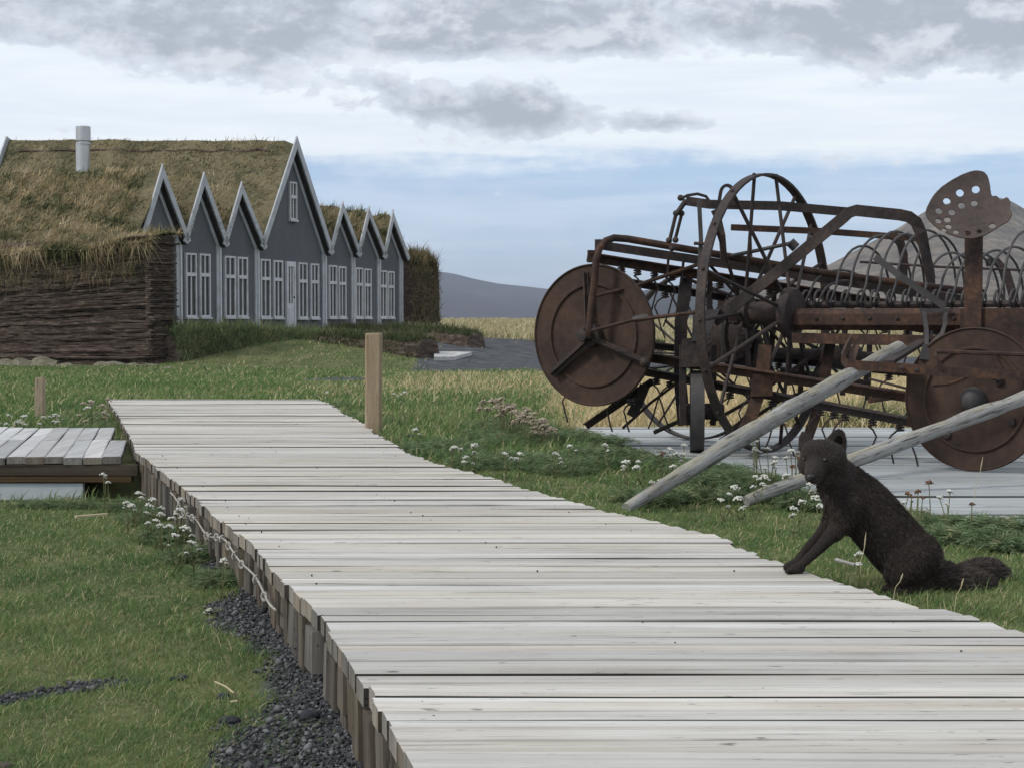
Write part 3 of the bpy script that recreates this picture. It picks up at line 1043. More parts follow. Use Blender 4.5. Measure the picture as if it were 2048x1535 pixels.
# ridge board of the great roof: dark line of stacked sods
mb = MB()
for r0 in (0.90,):
    pts = [A[i][-1] * r0 + A[i][0] * (1 - r0) + Z0 * 0.03 for i in range(2, 26)]
    mb.strip([q_ + Z0 * (0.03 * math.sin(i_ * 2.1) - 0.03) for i_, q_ in enumerate(pts)], 0.10, 0.05)
mb.build('ridge_sod', M['turf'], house)


# corner boards between the gables
for x0, x1, y0, z_off in ((350, 360, 482, 0), (431, 439, 488, 0), (508, 515, 494, 0), (643, 650, 506, 0), (701, 707, 510, 0), (753, 758.5, 514, 0), (797, 803, 518, 0)):
    a, b = Fp(x0, y0), Fp(x1, y0)
    ta, tb = np.dot(a - FA, FU), np.dot(b - FA, FU)
    for (u0, u1, o_, mt) in ((ta, ta + (tb - ta) * 0.62, 0.045, 'trim'), (ta + (tb - ta) * 0.66, tb, 0.075, 'white')):
        mb = MB()
        mb.hexa([fp(u0, -0.1, 0.0), fp(u1, -0.1, 0.0), fp(u1, -0.1, o_), fp(u0, -0.1, o_), fp(u0, a[2], 0.0), fp(u1, a[2], 0.0), fp(u1, a[2], o_), fp(u0, a[2], o_)])
        mb.build('corner_board', M[mt], house)


# windows and door
def rect(mb, t0, t1, z0, z1, o0, o1):
    mb.hexa([fp(t0, z0, o0), fp(t1, z0, o0), fp(t1, z0, o1), fp(t0, z0, o1), fp(t0, z1, o0), fp(t1, z1, o0), fp(t1, z1, o1), fp(t0, z1, o1)])


def window(x0, x1, y0, y1, split=0.335, low_frame=True):
    a, b = Fp(x0, y1), Fp(x1, y0)
    t0, t1, z0, z1 = np.dot(a - FA, FU), np.dot(b - FA, FU), a[2], b[2]
    mb = MB()
    fw = 0.055
    rect(mb, t0, t0 + fw, z0, z1, 0.005, 0.075)
    rect(mb, t1 - fw, t1, z0, z1, 0.005, 0.075)
    rect(mb, t0 + fw, t1 - fw, z1 - fw, z1, 0.005, 0.073)
    rect(mb, t0 - 0.02, t1 + 0.02, z0 - 0.06, z0 - 0.002, 0.005, 0.11)
    rect(mb, t0 + fw, t1 - fw, z0, z0 + fw * 0.9, 0.005, 0.073)
    zs = z1 - (z1 - z0) * split
    rect(mb, t0 + fw, t1 - fw, zs - 0.05, zs + 0.05, 0.005, 0.085)
    tm = (t0 + t1) / 2
    rect(mb, tm - 0.024, tm + 0.024, zs + 0.05, z1 - fw, 0.005, 0.062)
    rect(mb, tm - 0.024, tm + 0.024, z0 + fw, zs - 0.05, 0.005, 0.062)
    w = mb.build('window', M['white'], house)
    for q0, q1 in ((zs + 0.05, z1 - fw), (z0 + fw, zs - 0.05)):
        for s0, s1 in ((t0 + fw, tm - 0.024), (tm + 0.024, t1 - fw)):
            mb = MB(); rect(mb, s0, s1, q0, q1, 0.006, 0.03)
            mb.build('pane', M['glass'], w)


for w_ in [(369, 389.5, 507, 634), (397, 417, 508.5, 634), (447, 467.5, 513, 634), (472.5, 492, 515, 634), (518.5, 537.5, 519, 635), (545, 562.5, 521.5, 635),
           (594.5, 611.5, 526, 636), (619, 634.5, 528, 636), (655.5, 670.5, 531, 635), (675, 689, 533.5, 635), (709, 722.5, 536, 635), (726, 739.5, 538, 635),
           (757.5, 770.5, 541.5, 635), (773.5, 785.5, 543, 635)]:
    window(*w_)
window(577, 590.5, 365, 439, 0.40)
a, b = Fp(570, 655), Fp(587.5, 524)
t0, t1, z0, z1 = np.dot(a - FA, FU), np.dot(b - FA, FU), a[2], b[2]
mb = MB()
rect(mb, t0, t0 + 0.07, z0, z1, 0.005, 0.085); rect(mb, t1 - 0.07, t1, z0, z1, 0.005, 0.085); rect(mb, t0 + 0.07, t1 - 0.07, z1 - 0.16, z1, 0.005, 0.08)
rect(mb, t0 + 0.07, t1 - 0.07, z0, z0 + 0.75, 0.005, 0.05)
tm = (t0 + t1) / 2
rect(mb, tm - 0.03, tm + 0.03, z0 + 0.75, z1 - 0.16, 0.005, 0.058)
rect(mb, t0 + 0.07, t0 + 0.15, z0 + 0.75, z1 - 0.16, 0.005, 0.055); rect(mb, t1 - 0.15, t1 - 0.07, z0 + 0.75, z1 - 0.16, 0.005, 0.055)
rect(mb, t0 + 0.15, tm - 0.05, z0 + 0.12, z0 + 0.6, 0.05, 0.064); rect(mb, tm + 0.05, t1 - 0.15, z0 + 0.12, z0 + 0.6, 0.05, 0.064)
door = mb.build('door', M['white'], house)
for s0, s1 in ((t0 + 0.15, tm - 0.03), (tm + 0.03, t1 - 0.15)):
    mb = MB(); rect(mb, s0, s1, z0 + 0.76, z1 - 0.165, 0.006, 0.03); mb.build('pane', M['glass'], door)
mb = MB(); mb.ball(fp(t1 - 0.12, z0 + 0.95, 0.09), 0.03); mb.build('handle', M['iron'], door)

# flue
c0 = P(166, 345, 49.5)
mb = MB()
sc_ = 49.5 / F
mb.lathe((c0[0], c0[1], c0[2] - 0.6), (0, 0, 1), [(0, 13.5 * sc_), (0.6 + 55 * sc_, 13.5 * sc_)], 24)
fl = mb.build('flue_pipe', M['steel'], house, smooth=True)
mb = MB(); z_ = c0[2] + 55 * sc_
mb.lathe((c0[0] + 0.02, c0[1], z_), (0, 0, 1), [(0, 14.6 * sc_), (4 * sc_, 14.6 * sc_), (4.5 * sc_, 10.0 * sc_), (7 * sc_, 10.0 * sc_), (7.2 * sc_, 14.4 * sc_), (35 * sc_, 14.4 * sc_), (36 * sc_, 13.4 * sc_)], 24)
mb.build('flue_cap', M['steel'], fl, smooth=True)

# side wall of stacked turf strips, its end standing out beyond the front
tl0 = float(np.dot(Fp(276, 470) - FA, FU))
tf = tl0 - 1.12
cc = (301 - 1024) / F
q0 = FA + FU * tf
se = (cc * q0[1] - q0[0]) / (FN[0] - cc * FN[1])
wall_e = q0 + FN * se
wall_e[2] = 0
WD = FB * 1.0
NL = 62
zb, zt = -0.62, 2.92
tw = MB()
core = [wall_e + FU * 0.18, wall_e + FU * 1.0, wall_e + FU * 1.0 + WD * 14, wall_e + FU * 0.18 + WD * 14]
tw.hexa([np.array([p[0], p[1], zb - 0.2]) for p in core] + [np.array([p[0], p[1], zt - 0.1]) for p in core])
twall = tw.build('turf_wall', M['turf'], house)
rr = random.Random(4)
for li in range(NL):
    f0 = li / NL
    z0_, z1_ = zb + (zt - zb) * f0, zb + (zt - zb) * (li + 1) / NL
    out = 0.018 * math.sin(li * 1.7) + rr.uniform(-0.02, 0.02) + 0.10 * (1 - f0) * (1 - f0)
    if f0 < 0.10: out += 0.16 + rr.uniform(0, 0.14)
    ends = rr.uniform(-0.06, 0.06) + 0.04 * math.sin(li * 0.9)
    cuts = [0.0]
    while cuts[-1] < 13.4: cuts.append(cuts[-1] + rr.uniform(2.6, 6.5))
    cuts[-1] = 13.6
    for ci in range(len(cuts) - 1):
        a0, a1 = cuts[ci] - (ends if ci == 0 else 0), cuts[ci + 1]
        po, pz, pt_ = rr.uniform(-0.022, 0.022), rr.uniform(-0.008, 0.008), rr.uniform(0.0, 0.010)
        n = max(6, int((a1 - a0) * 4))
        vs, fs = [], []
        for i in range(n + 1):
            s = a0 + (a1 - a0) * i / n
            sagv = -0.26 * math.exp(-((s - 6.5) / 4.0) ** 2) * f0 - 0.20 * float(sstep(s, 0, 3.0)) * f0 + 0.04 * mnoise.noise(Vector((s * 0.7, f0 * 4, 7.0)))
            o_ = out + po + 0.08 * mnoise.noise(Vector((s * 1.3, li * 0.37, 2.0))) + 0.06 * mnoise.noise(Vector((s * 5, li * 2.7, 5.0)))
            o_ += 0.16 * mnoise.noise(Vector((s * 0.45, f0 * 2.5, 1.0)))
            wz = pz + 0.020 * mnoise.noise(Vector((s * 2.4, li * 1.1, 9.0)))
            base = wall_e + WD * s
            for (oo, zz) in ((o_, z0_ + pt_), (o_ + 0.015, z1_ - 0.012), (o_ - 0.03, z1_), (-0.34, z1_), (-0.34, z0_ + pt_)):
                vs.append(base - FU * oo + Z0 * (zz + sagv + wz))
        for i in range(n):
            for e in range(5):
                g = (e + 1) % 5
                fs.append((5 * i + e, 5 * i + 5 + e, 5 * i + 5 + g, 5 * i + g))
        fs.append((0, 1, 2, 3, 4)); fs.append(tuple(5 * n + e for e in (4, 3, 2, 1, 0)))
        mb = MB(); mb.add(vs, fs)
        mb.build('turf_layer', M['turf'], twall)
    # the same course turned round the end of the wall, in short lumps
    mb = MB()
    nn = 9
    vs, fs = [], []
    for i in range(nn + 1):
        u_ = -0.06 + 1.1 * i / nn
        w_ = ends + 0.05 * mnoise.noise(Vector((u_ * 4, li * 1.3, 3.0))) + 0.03 * math.sin(li * 2.2)
        zz0, zz1 = z0_ + rr.uniform(0.004, 0.02), z1_ - 0.004
        q_ = wall_e + FU * u_
        for (w2, z2) in ((-0.1, zz0), (w_ + 0.06, zz0), (w_ + 0.07, zz1), (-0.1, zz1)):
            vs.append(q_ + FN * w2 + Z0 * z2)
    for i in range(nn):
        for e in range(4):
            g = (e + 1) % 4
            fs.append((4 * i + e, 4 * i + g, 4 * i + 4 + g, 4 * i + 4 + e))
    fs.append((3, 2, 1, 0)); fs.append(tuple(4 * nn + e for e in range(4)))
    mb.add(vs, fs)
    mb.build('turf_layer', M['turf'], twall)
M['ledge'] = noisy('lichen_pale_turf_ledge', [(0.3, (0.08, 0.075, 0.05)), (0.48, (0.20, 0.185, 0.13)), (0.62, (0.36, 0.34, 0.27))], 3.5, (1, 1, 2), 0.95, bscale=20, bstr=0.8, bdist=0.03, fine=0.5)
for s0, s1, o0, zz in ((-0.3, 1.6, 0.35, -0.44), (1.4, 4.2, 0.95, -0.51), (2.8, 5.5, 0.40, -0.36), (5.5, 8.0, 1.5, -0.53), (6.5, 9.0, 0.6, -0.40), (-1.9, -0.2, 1.6, -0.52), (9.0, 12.5, 0.8, -0.44)):
    n = 26
    vs, fs = [], []
    for i in range(n + 1):
        s_ = s0 + (s1 - s0) * i / n
        w_ = max(0.0, 0.45 + 1.1 * mnoise.noise(Vector((s_ * 2.6, o0 * 9, 1.0))))
        tp_ = min(1.0, min(i, n - i) / 3.0)
        oo = o0 + 0.25 * mnoise.noise(Vector((s_ * 0.8, o0 * 5, 4.0)))
        zt_ = zz - 0.03 + 0.12 * w_ * tp_
        base = wall_e + WD * s_
        for (q_, z_) in ((oo + 0.12 * w_ * tp_, zz - 0.2), (oo + 0.10 * w_ * tp_, zt_), (oo - 0.3, zt_ + 0.02), (oo - 0.3, zz - 0.2)):
            vs.append(base - FU * q_ + Z0 * z_)
    for i in range(n):
        for e in range(4):
            g = (e + 1) % 4
            fs.append((4 * i + e, 4 * i + 4 + e, 4 * i + 4 + g, 4 * i + g))
    fs.append((0, 1, 2, 3)); fs.append((4 * n + 3, 4 * n + 2, 4 * n + 1, 4 * n))
    mb = MB(); mb.add(vs, fs); mb.build('footing_ledge', M['ledge'], twall)
# shaggy crest that ties the wall to the roof
vs, fs = [], []
n, m_ = 40, 8
for i in range(n + 1):
    s = i / n * 13.8 - 0.15
    for j in range(m_ + 1):
        r = j / m_
        sag = -0.20 * math.exp(-((s - 6.5) / 4.0) ** 2) - 0.12 * float(sstep(s, 0, 2.2))
        o_ = -0.22 + 1.5 * r
        zz = zt - 0.16 + sag + 0.30 * math.sin(min(1, r * 1.6) * math.pi / 2) + (0.35 * r if r > 0.4 and s > 1.2 else 0)
        q = wall_e + WD * s + FU * o_
        vs.append(q + Z0 * (zz + 0.09 * mnoise.fractal(Vector((q[0], q[1], 3.3)), 1.0, 2.0, 4)))
for i in range(n):
    for j in range(m_):
        a_ = i * (m_ + 1) + j
        fs.append((a_, a_ + 1, a_ + m_ + 2, a_ + m_ + 1))
mb = MB(); mb.add(vs, fs)
mb.build('sod_crest', M['sod'], twall, smooth=True)
crest = np.array(vs).reshape(n + 1, m_ + 1, 3)

# ---- grass on the roofs
RG = np.array([(0.54, 0.435, 0.275), (0.66, 0.55, 0.37), (0.33, 0.28, 0.155), (0.155, 0.168, 0.078), (0.090, 0.105, 0.048), (0.43, 0.345, 0.205)])


def roof_grass(A, N, hmin, hmax, lean_dir, width, name='roof_grass', parent=house, dark=1.0):
    a, b = A.shape[0] - 1, A.shape[1] - 1
    u, v = rng.uniform(0, a - 1e-4, N), rng.uniform(0, b - 1e-4, N)
    i, j = u.astype(int), v.astype(int)
    fu, fv = (u - i)[:, None], (v - j)[:, None]
    p = (A[i, j] * (1 - fu) + A[i + 1, j] * fu) * (1 - fv) + (A[i, j + 1] * (1 - fu) + A[i + 1, j + 1] * fu) * fv
    n_ = wob(p[:, 0] + p[:, 2], p[:, 1] + p[:, 2] * 2, 0.9, 3.0) * 0.8 + wob(p[:, 0], p[:, 1] + p[:, 2] * 1.5, 0.33, 1.0) * 0.45 + rng.normal(0, 0.16, N)
    idx = np.clip(((n_ + 0.75) / 1.5 * 6), 0, 5.99).astype(int)
    order = np.array([4, 3, 2, 5, 0, 1])
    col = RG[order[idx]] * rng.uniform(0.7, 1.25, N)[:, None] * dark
    H = rng.uniform(hmin, hmax, N)
    lean = np.outer(H * rng.uniform(0.4, 1.5, N), lean_dir) + rng.normal(0, 1, (N, 3)) * (H * 0.45)[:, None]
    me = blade_mesh(name, p - Z0 * 0.02, H, np.full(N, width) * rng.uniform(0.6, 1.4, N), lean, col)
    me.transform(Matrix.Translation(Vector(tuple(-origin(parent)))))
    o = link(name, me, M['leaf'], parent)
    o['kind'] = 'stuff'
    return o


wind = np.array([0.75, -0.25, -0.35])
for gi, side, A in roof_slopes:
    if side < 0:
        N = {0: 15000, 3: 13000}.get(gi, 3600)
        roof_grass(A[1:], N, 0.05, 0.22 if gi != 3 else 0.14, wind * 0.9, 0.026)
    else:
        roof_grass(A[1:8], 1800, 0.08, 0.24, wind * 0.4, 0.022)
    # tufts hanging over the gable edge
    if gi not in (3,):
        sub = A[0:3, :5] if side > 0 else A[0:3, :6]
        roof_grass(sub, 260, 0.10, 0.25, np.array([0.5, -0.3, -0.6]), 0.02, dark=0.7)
roof_grass(crest, 15000, 0.08, 0.28, np.array([0.55, -0.45, -0.75]), 0.022)
# long grass hanging down over the top of the wall
hang = np.stack([crest[:, 0], crest[:, 1]], 1)
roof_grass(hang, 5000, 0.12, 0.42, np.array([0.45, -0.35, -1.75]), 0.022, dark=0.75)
gl = np.stack([[wall_e + WD * s - FU * (0.14 + 0.05 * q) + Z0 * (2.45 - 0.30 * q - 0.2 * math.exp(-((s - 6.5) / 4) ** 2)) for q in range(3)] for s in np.linspace(0.1, 13, 30)])
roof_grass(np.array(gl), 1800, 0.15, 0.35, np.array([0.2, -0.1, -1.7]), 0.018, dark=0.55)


# ------------------------------------------------------------------ low turf walls and the overgrown wall end
def low_wall(path, thick, label, grassy=0.22, N=3500, name='turf_bank', dark=1.1, side_grass=0, tan=False):
    """path: (x, y, base z, top z) points; a battered, uneven turf wall with a grass cap"""
    pts = np.array(path, float)
    seg = np.concatenate([[0], np.cumsum(np.linalg.norm(np.diff(pts[:, :2], axis=0), axis=1))])
    n = max(10, int(seg[-1] / 0.22))
    ss = np.linspace(0, seg[-1], n + 1)
    Q = np.stack([np.interp(ss, seg, pts[:, c]) for c in range(4)], 1)
    root = thing(name, (Q[n // 2, 0], Q[n // 2, 1], Q[n // 2, 2]), label, 'turf bank')
    prof = [(-0.62, 0.0), (-0.56, 0.3), (-0.52, 0.62), (-0.46, 0.88), (-0.30, 1.0), (0.0, 1.05), (0.30, 1.0), (0.46, 0.85), (0.55, 0.4), (0.6, 0.0)]
    vs, fs = [], []
    for i in range(n + 1):
        a, b = Q[max(0, i - 1)], Q[min(n, i + 1)]
        t = np.array([b[0] - a[0], b[1] - a[1], 0]); t /= np.linalg.norm(t)
        s = np.array([-t[1], t[0], 0])
        endf = 1.0 if 0 < i < n else 0.86
        for o_, h in prof:
            q = np.array([Q[i, 0], Q[i, 1], 0]) + s * o_ * thick * endf
            z = Q[i, 2] - 0.15 + (Q[i, 3] - Q[i, 2] + 0.15) * h * (endf ** 0.5)
            w = mnoise.fractal(Vector((q[0] * 1.3, q[1] * 1.3, z * 2.0)), 1.0, 2.0, 4)
            vs.append(q + s * w * 0.10 * thick + Z0 * (z + w * 0.05))
    m_ = len(prof)
    for i in range(n):
        for j in range(m_ - 1):
            a_ = i * m_ + j
            fs.append((a_, a_ + m_, a_ + m_ + 1, a_ + 1))
    fs.append(tuple(range(m_))); fs.append(tuple(n * m_ + e for e in range(m_ - 1, -1, -1)))
    mb = MB(); mb.add(vs, fs)
    mb.build('wall_core', M['turf'], root, smooth=True)
    A = np.array(vs).reshape(n + 1, m_, 3)
    GC = RG[[4, 2, 5, 0]] if tan else np.array([(0.065, 0.085, 0.04), (0.10, 0.122, 0.058), (0.14, 0.15, 0.078), (0.22, 0.195, 0.115)])
    def tuft(sub, N, h0, h1, drop, wd):
        a, b = sub.shape[0] - 1, sub.shape[1] - 1
        u, v = rng.uniform(0, a - 1e-4, N), rng.uniform(0, b - 1e-4, N)
        i, j = u.astype(int), v.astype(int)
        fu, fv = (u - i)[:, None], (v - j)[:, None]
        p = (sub[i, j] * (1 - fu) + sub[i + 1, j] * fu) * (1 - fv) + (sub[i, j + 1] * (1 - fu) + sub[i + 1, j + 1] * fu) * fv
        H = rng.uniform(h0, h1, N)
        lean = rng.normal(0, 1, (N, 3)) * (H * 0.5)[:, None] + np.array([0.1, -0.2, -drop]) * H[:, None]
        col = GC[np.clip((rng.random(N) * 3 + wob(p[:, 0], p[:, 1], 0.8, 2) + 0.3), 0, 3).astype(int)] * rng.uniform(0.6, 1.2, N)[:, None] * dark
        me = blade_mesh('wall_grass', p, H, np.full(N, wd), lean, col)
        me.transform(Matrix.Translation(Vector(tuple(-origin(root)))))
        link('wall_grass', me, M['leaf'], root)['kind'] = 'stuff'
    tuft(A[:, 3:8], N, 0.06, grassy, 0.3, 0.022)
    if side_grass: tuft(A[:, 0:4], side_grass, 0.08, grassy, 0.9, 0.02)
    return root


def zof(py, d): return P(1024, py, d)[2]


def wpath(rows):
    out = []
    for px, ytop, ybot, d in rows:
        p = P(px, ytop, d)
        out.append((p[0], p[1], zof(ybot, d), p[2]))
    return out


low_wall(wpath([(326, 668, 722, 42.2), (355, 662, 708, 42.8), (430, 660, 690, 43.8), (520, 664, 688, 45.0), (600, 669, 689, 46.0), (660, 674, 692, 46.6)]), 1.0,
         'bushy green turf bank running below the farmhouse windows', 0.30, 9000, dark=2.5, side_grass=8000)
low_wall(wpath([(650, 668, 694, 45.2), (730, 674, 700, 44.2), (800, 675, 712, 43.2), (858, 678, 720, 42.4)]), 0.9, 'dark low turf wall ending behind the tall marker post', 0.22, 3500, side_grass=1500)
low_wall(wpath([(640, 657, 684, 52.5), (720, 656, 690, 51.0), (800, 658, 700, 49.6), (880, 661, 708, 48.2), (955, 665, 711, 47.4)]), 0.9, 'long grass-topped turf wall beside the gravel road', 0.22, 4500, side_grass=1200)
low_wall(wpath([(962, 686, 709, 53.2), (1020, 688, 711, 53.4), (1090, 686, 708, 53.8), (1330, 686, 706, 54.2)]), 0.8, 'lowest turf wall on the far side of the gravel road', 0.2, 3000, side_grass=900)
low_wall(wpath([(806, 522, 660, 57.2), (836, 517, 660, 57.6), (862, 524, 662, 58.0)]), 1.15, 'tall shaggy turf wall end beside the last gable', 0.42, 3500, dark=0.9, side_grass=2600, tan=True)

# pale flat boards by the road
def Gt(px, py, lo=3.0, hi=200.0):
    """where that pixel meets the land"""
    r = ray(px, py)
    for d in np.linspace(lo, hi, 4000):
        q = CAM + r * (d / r[1])
        if q[2] <= float(height(q[0], q[1])): return q
    return q


a, b, c_, d_ = (Gt(x, y, 25, 80) + Z0 * 0.10 for x, y in ((868, 721), (908, 721), (944, 711), (868, 710)))
mb = MB()
mb.hexa([p - Z0 * 0.16 for p in (a, b, c_, d_)] + [a, b, c_, d_])
tag(mb.build('footbridge_slab', M['deck_y'], loc=(a + c_) / 2), 'pale flat slab lying at the edge of the gravel road', 'slab')
# ------------------------------------------------------------------ horse-drawn dump rake (big wheels, curved teeth, seat)
AX = np.array([0.81, -0.585, 0.0]); AX /= np.linalg.norm(AX)       # along the axle, to the right and nearer
PP = np.array([-AX[1], AX[0], 0.0])                                 # level, square to the axle, away from the viewer
WC = P(1535, 626, 8.8)
WR = WC[2] - PF_Z - 0.004
rake = thing('dump_rake', (WC[0] + 0.9, WC[1] - 0.4, PF_Z), 'rusted horse rake with big spoked wheel, pierced iron seat and curved wire teeth', 'hay rake')


def spoked_wheel(root, c, axis, R, width, thick, nsp, hub, m1, m2, sr=0.008, hub_r=0.06):
    axis = axis / np.linalg.norm(axis)
    h = np.array([-axis[1], axis[0], 0.0]); h /= np.linalg.norm(h)
    n = 72
    pts, ups = [], []
    for i in range(n):
        a = 2 * math.pi * i / n
        r_ = h * math.cos(a) + Z0 * math.sin(a)
        pts.append(c + r_ * (R - thick / 2)); ups.append(r_)
    mb = MB(); mb.strip(pts, width, thick, np.array(ups), closed=True)
    w = mb.build('wheel', m1, root, smooth=True)
    for i in range(nsp):                                          # rivet heads on the tread
        a = 2 * math.pi * i / nsp + 0.05
        r_ = h * math.cos(a) + Z0 * math.sin(a)
        mb = MB(); mb.ball(c + r_ * (R + 0.001), 0.011, 6, 4)
        mb.build('rivet', m2, w)
    mb = MB()
    mb.lathe(c, axis, hub, 24)
    mb.build('hub', m2, w, smooth=True)
    for i in range(nsp):
        a = 2 * math.pi * i / nsp + 0.05
        r_ = h * math.cos(a) + Z0 * math.sin(a)
        off = hub[1][0] + 0.03 if i % 2 else hub[-2][0] - 0.03
        mb = MB(); mb.tube([c + axis * off + r_ * hub_r * 0.7, c + r_ * (R - thick)], sr, 6)
        mb.build('spoke', m2, w, smooth=True)
    return w


HUB = [(-0.17, 0.035), (-0.165, 0.06), (-0.14, 0.062), (-0.13, 0.088), (-0.10, 0.088), (-0.09, 0.062), (0.09, 0.062), (0.10, 0.10), (0.12, 0.138), (0.15, 0.142), (0.17, 0.13), (0.18, 0.07)]
spoked_wheel(rake, WC, AX, WR, 0.052, 0.014, 18, HUB, M['rustdark'], M['rustdark'], 0.0105)
spoked_wheel(rake, WC + AX * 2.55, AX, WR, 0.052, 0.014, 18, [(-z, r) for z, r in HUB[::-1]], M['rustdark'], M['rustdark'], 0.0085)


def ax(t, q=0.0, z=0.0):
    return WC + AX * t + PP * q + Z0 * z


def at_px(px, q):
    """how far along the axle line (shifted q back) the column px is met"""
    cx = (px - 1024) / F
    b = WC + PP * q
    return (cx * b[1] - b[0]) / (AX[0] - cx * AX[1])


# axle beam with its row of bolts
zb_ = -0.035
mb = MB()
o = 0.058
ring = [(-o * 0.5, -o), (o * 0.5, -o), (o, -o * 0.5), (o, o * 0.5), (o * 0.5, o), (-o * 0.5, o), (-o, o * 0.5), (-o, -o * 0.5)]
vs = [ax(t, a, zb_ + b) for t in (0.185, 2.36) for a, b in ring]
mb.add(vs, [(e, (e + 1) % 8, 8 + (e + 1) % 8, 8 + e) for e in range(8)] + [tuple(range(7, -1, -1)), tuple(range(8, 16))])
beam = mb.build('axle_beam', M['rust'], rake)
for t in np.arange(0.32, 2.3, 0.152):
    mb = MB(); mb.ball(ax(t, -0.06, zb_ + 0.005), (0.011, 0.011, 0.011), 6, 4); mb.build('bolt', M['rustdark'], beam)
# lower channel, and the deep box below the seat
mb = MB(); mb.bar(ax(0.20, -0.10, -0.135), ax(2.2, -0.10, -0.16), 0.02, 0.055); mb.bar(ax(0.20, -0.05, -0.112), ax(2.2, -0.05, -0.137), 0.10, 0.008); mb.build('channel', M['rust'], rake)
mb = MB(); mb.bar(ax(at_px(1931, -0.14), -0.14, -0.085), ax(1.95, -0.14, -0.085), 0.16, 0.205); mb.build('toolbox', M['rust'], rake)
# seat stalk and pierced pan seat
mb = MB()
t = at_px(1945, -0.235)
tt = at_px(1945, -0.20)
mb.strip([ax(t, -0.235, -0.2), ax(t, -0.235, 0.0), ax(t, -0.235, 0.20), ax(tt, -0.20, 0.36), ax(tt, -0.19, 0.41)], 0.088, 0.014, np.array(-PP)); mb.build('seat_stalk', M['rust'], rake)
SC = P(1935, 412, 7.78)
SN = np.array([-0.16, -0.90, 0.40]); SN /= np.linalg.norm(SN)
sx = np.cross(Z0, SN); sx /= np.linalg.norm(sx)
if sx[0] < 0: sx = -sx
sy = np.cross(SN, sx)
if sy[2] < 0: sy = -sy
crop = lambda u, v: (1640 + u * 0.241, 330 + v * 0.241)


def seat_uv(u, v):
    q = OnPlane(*crop(u, v), SC, SN) - SC
    return np.array([np.dot(q, sx), np.dot(q, sy)])


outl0 = np.array([seat_uv(u, v) for u, v in [(880, 390), (900, 330), (955, 235), (1050, 150), (1170, 85), (1270, 56), (1345, 62), (1390, 98), (1412, 165), (1428, 240), (1470, 250), (1500, 285), (1550, 270), (1575, 310), (1572, 360), (1590, 410), (1560, 470), (1500, 502), (1440, 540), (1350, 588), (1240, 610), (1130, 592), (1010, 545), (930, 485), (885, 430)]])
outl = []
for i in range(len(outl0)):
    a, b, c, d = (outl0[(i + q) % len(outl0)] for q in (-1, 0, 1, 2))
    for t in (0, 0.25, 0.5, 0.75):
        outl.append(0.5 * (2 * b + (c - a) * t + (2 * a - 5 * b + 4 * c - d) * t * t + (3 * b - a - 3 * c + d) * t ** 3))
outl = np.array(outl)
holes = [(seat_uv(u, v), 0.0085 * s) for u, v, s in [(1165, 215, 0.93), (1296, 190, 0.93), (1057, 285, 0.9), (1180, 315, 0.85), (1285, 297, 0.8), (990, 370, 0.85), (1098, 372, 0.85), (985, 458, 0.75), (1060, 440, 0.85), (1070, 502, 0.75), (1030, 540, 0.65), (1130, 550, 0.7), (1228, 560, 0.75), (1325, 545, 0.6), (1432, 500, 0.8)]]
holes = [(c, r * 2.35) for c, r in holes]
lo, hi = outl.min(0), outl.max(0)
GN = 170
us, vs_ = np.linspace(lo[0], hi[0], GN), np.linspace(lo[1], hi[1], GN)
U, Vv = np.meshgrid(us, vs_)


def inside(px, py, poly):
    r = np.zeros(px.shape, bool)
    j = len(poly) - 1
    for i in range(len(poly)):
        xi, yi = poly[i]; xj, yj = poly[j]
        c = ((yi > py) != (yj > py)) & (px < (xj - xi) * (py - yi) / (yj - yi + 1e-12) + xi)
        r ^= c
        j = i
    return r


cu, cv = (U[:-1, :-1] + U[1:, 1:]) / 2, (Vv[:-1, :-1] + Vv[1:, 1:]) / 2
keep = inside(cu, cv, outl)
for c, r in holes: keep &= ((cu - c[0]) ** 2 + (cv - c[1]) ** 2) > r * r
rad = np.sqrt((U / (hi[0] - lo[0]) * 2) ** 2 + (Vv / (hi[1] - lo[1]) * 2) ** 2)
dish = 0.035 * np.clip(rad, 0, 1.2) ** 2.2 - 0.03
pts = SC[None, None] + U[..., None] * sx + Vv[..., None] * sy + dish[..., None] * SN
ii, jj = np.nonzero(keep)
a_ = ii * GN + jj
quads = np.stack([a_, a_ + 1, a_ + GN + 1, a_ + GN], 1)
used, inv = np.unique(quads, return_inverse=True)
me = fast_mesh('seat', pts.reshape(-1, 3)[used] - origin(rake), inv.reshape(-1, 4))
me.polygons.foreach_set('use_smooth', [True] * len(me.polygons))
M['seat'] = noisy('seat_iron', [(0.3, (0.038, 0.027, 0.025)), (0.5, (0.072, 0.053, 0.047)), (0.7, (0.11, 0.078, 0.062))], 6, rough=0.75, spec=0.35, bscale=90, bstr=0.4, bdist=0.003, fine=0.45)
seat = link('seat', me, M['seat'], rake)
sm = seat.modifiers.new('thickness', 'SOLIDIFY'); sm.thickness = 0.006

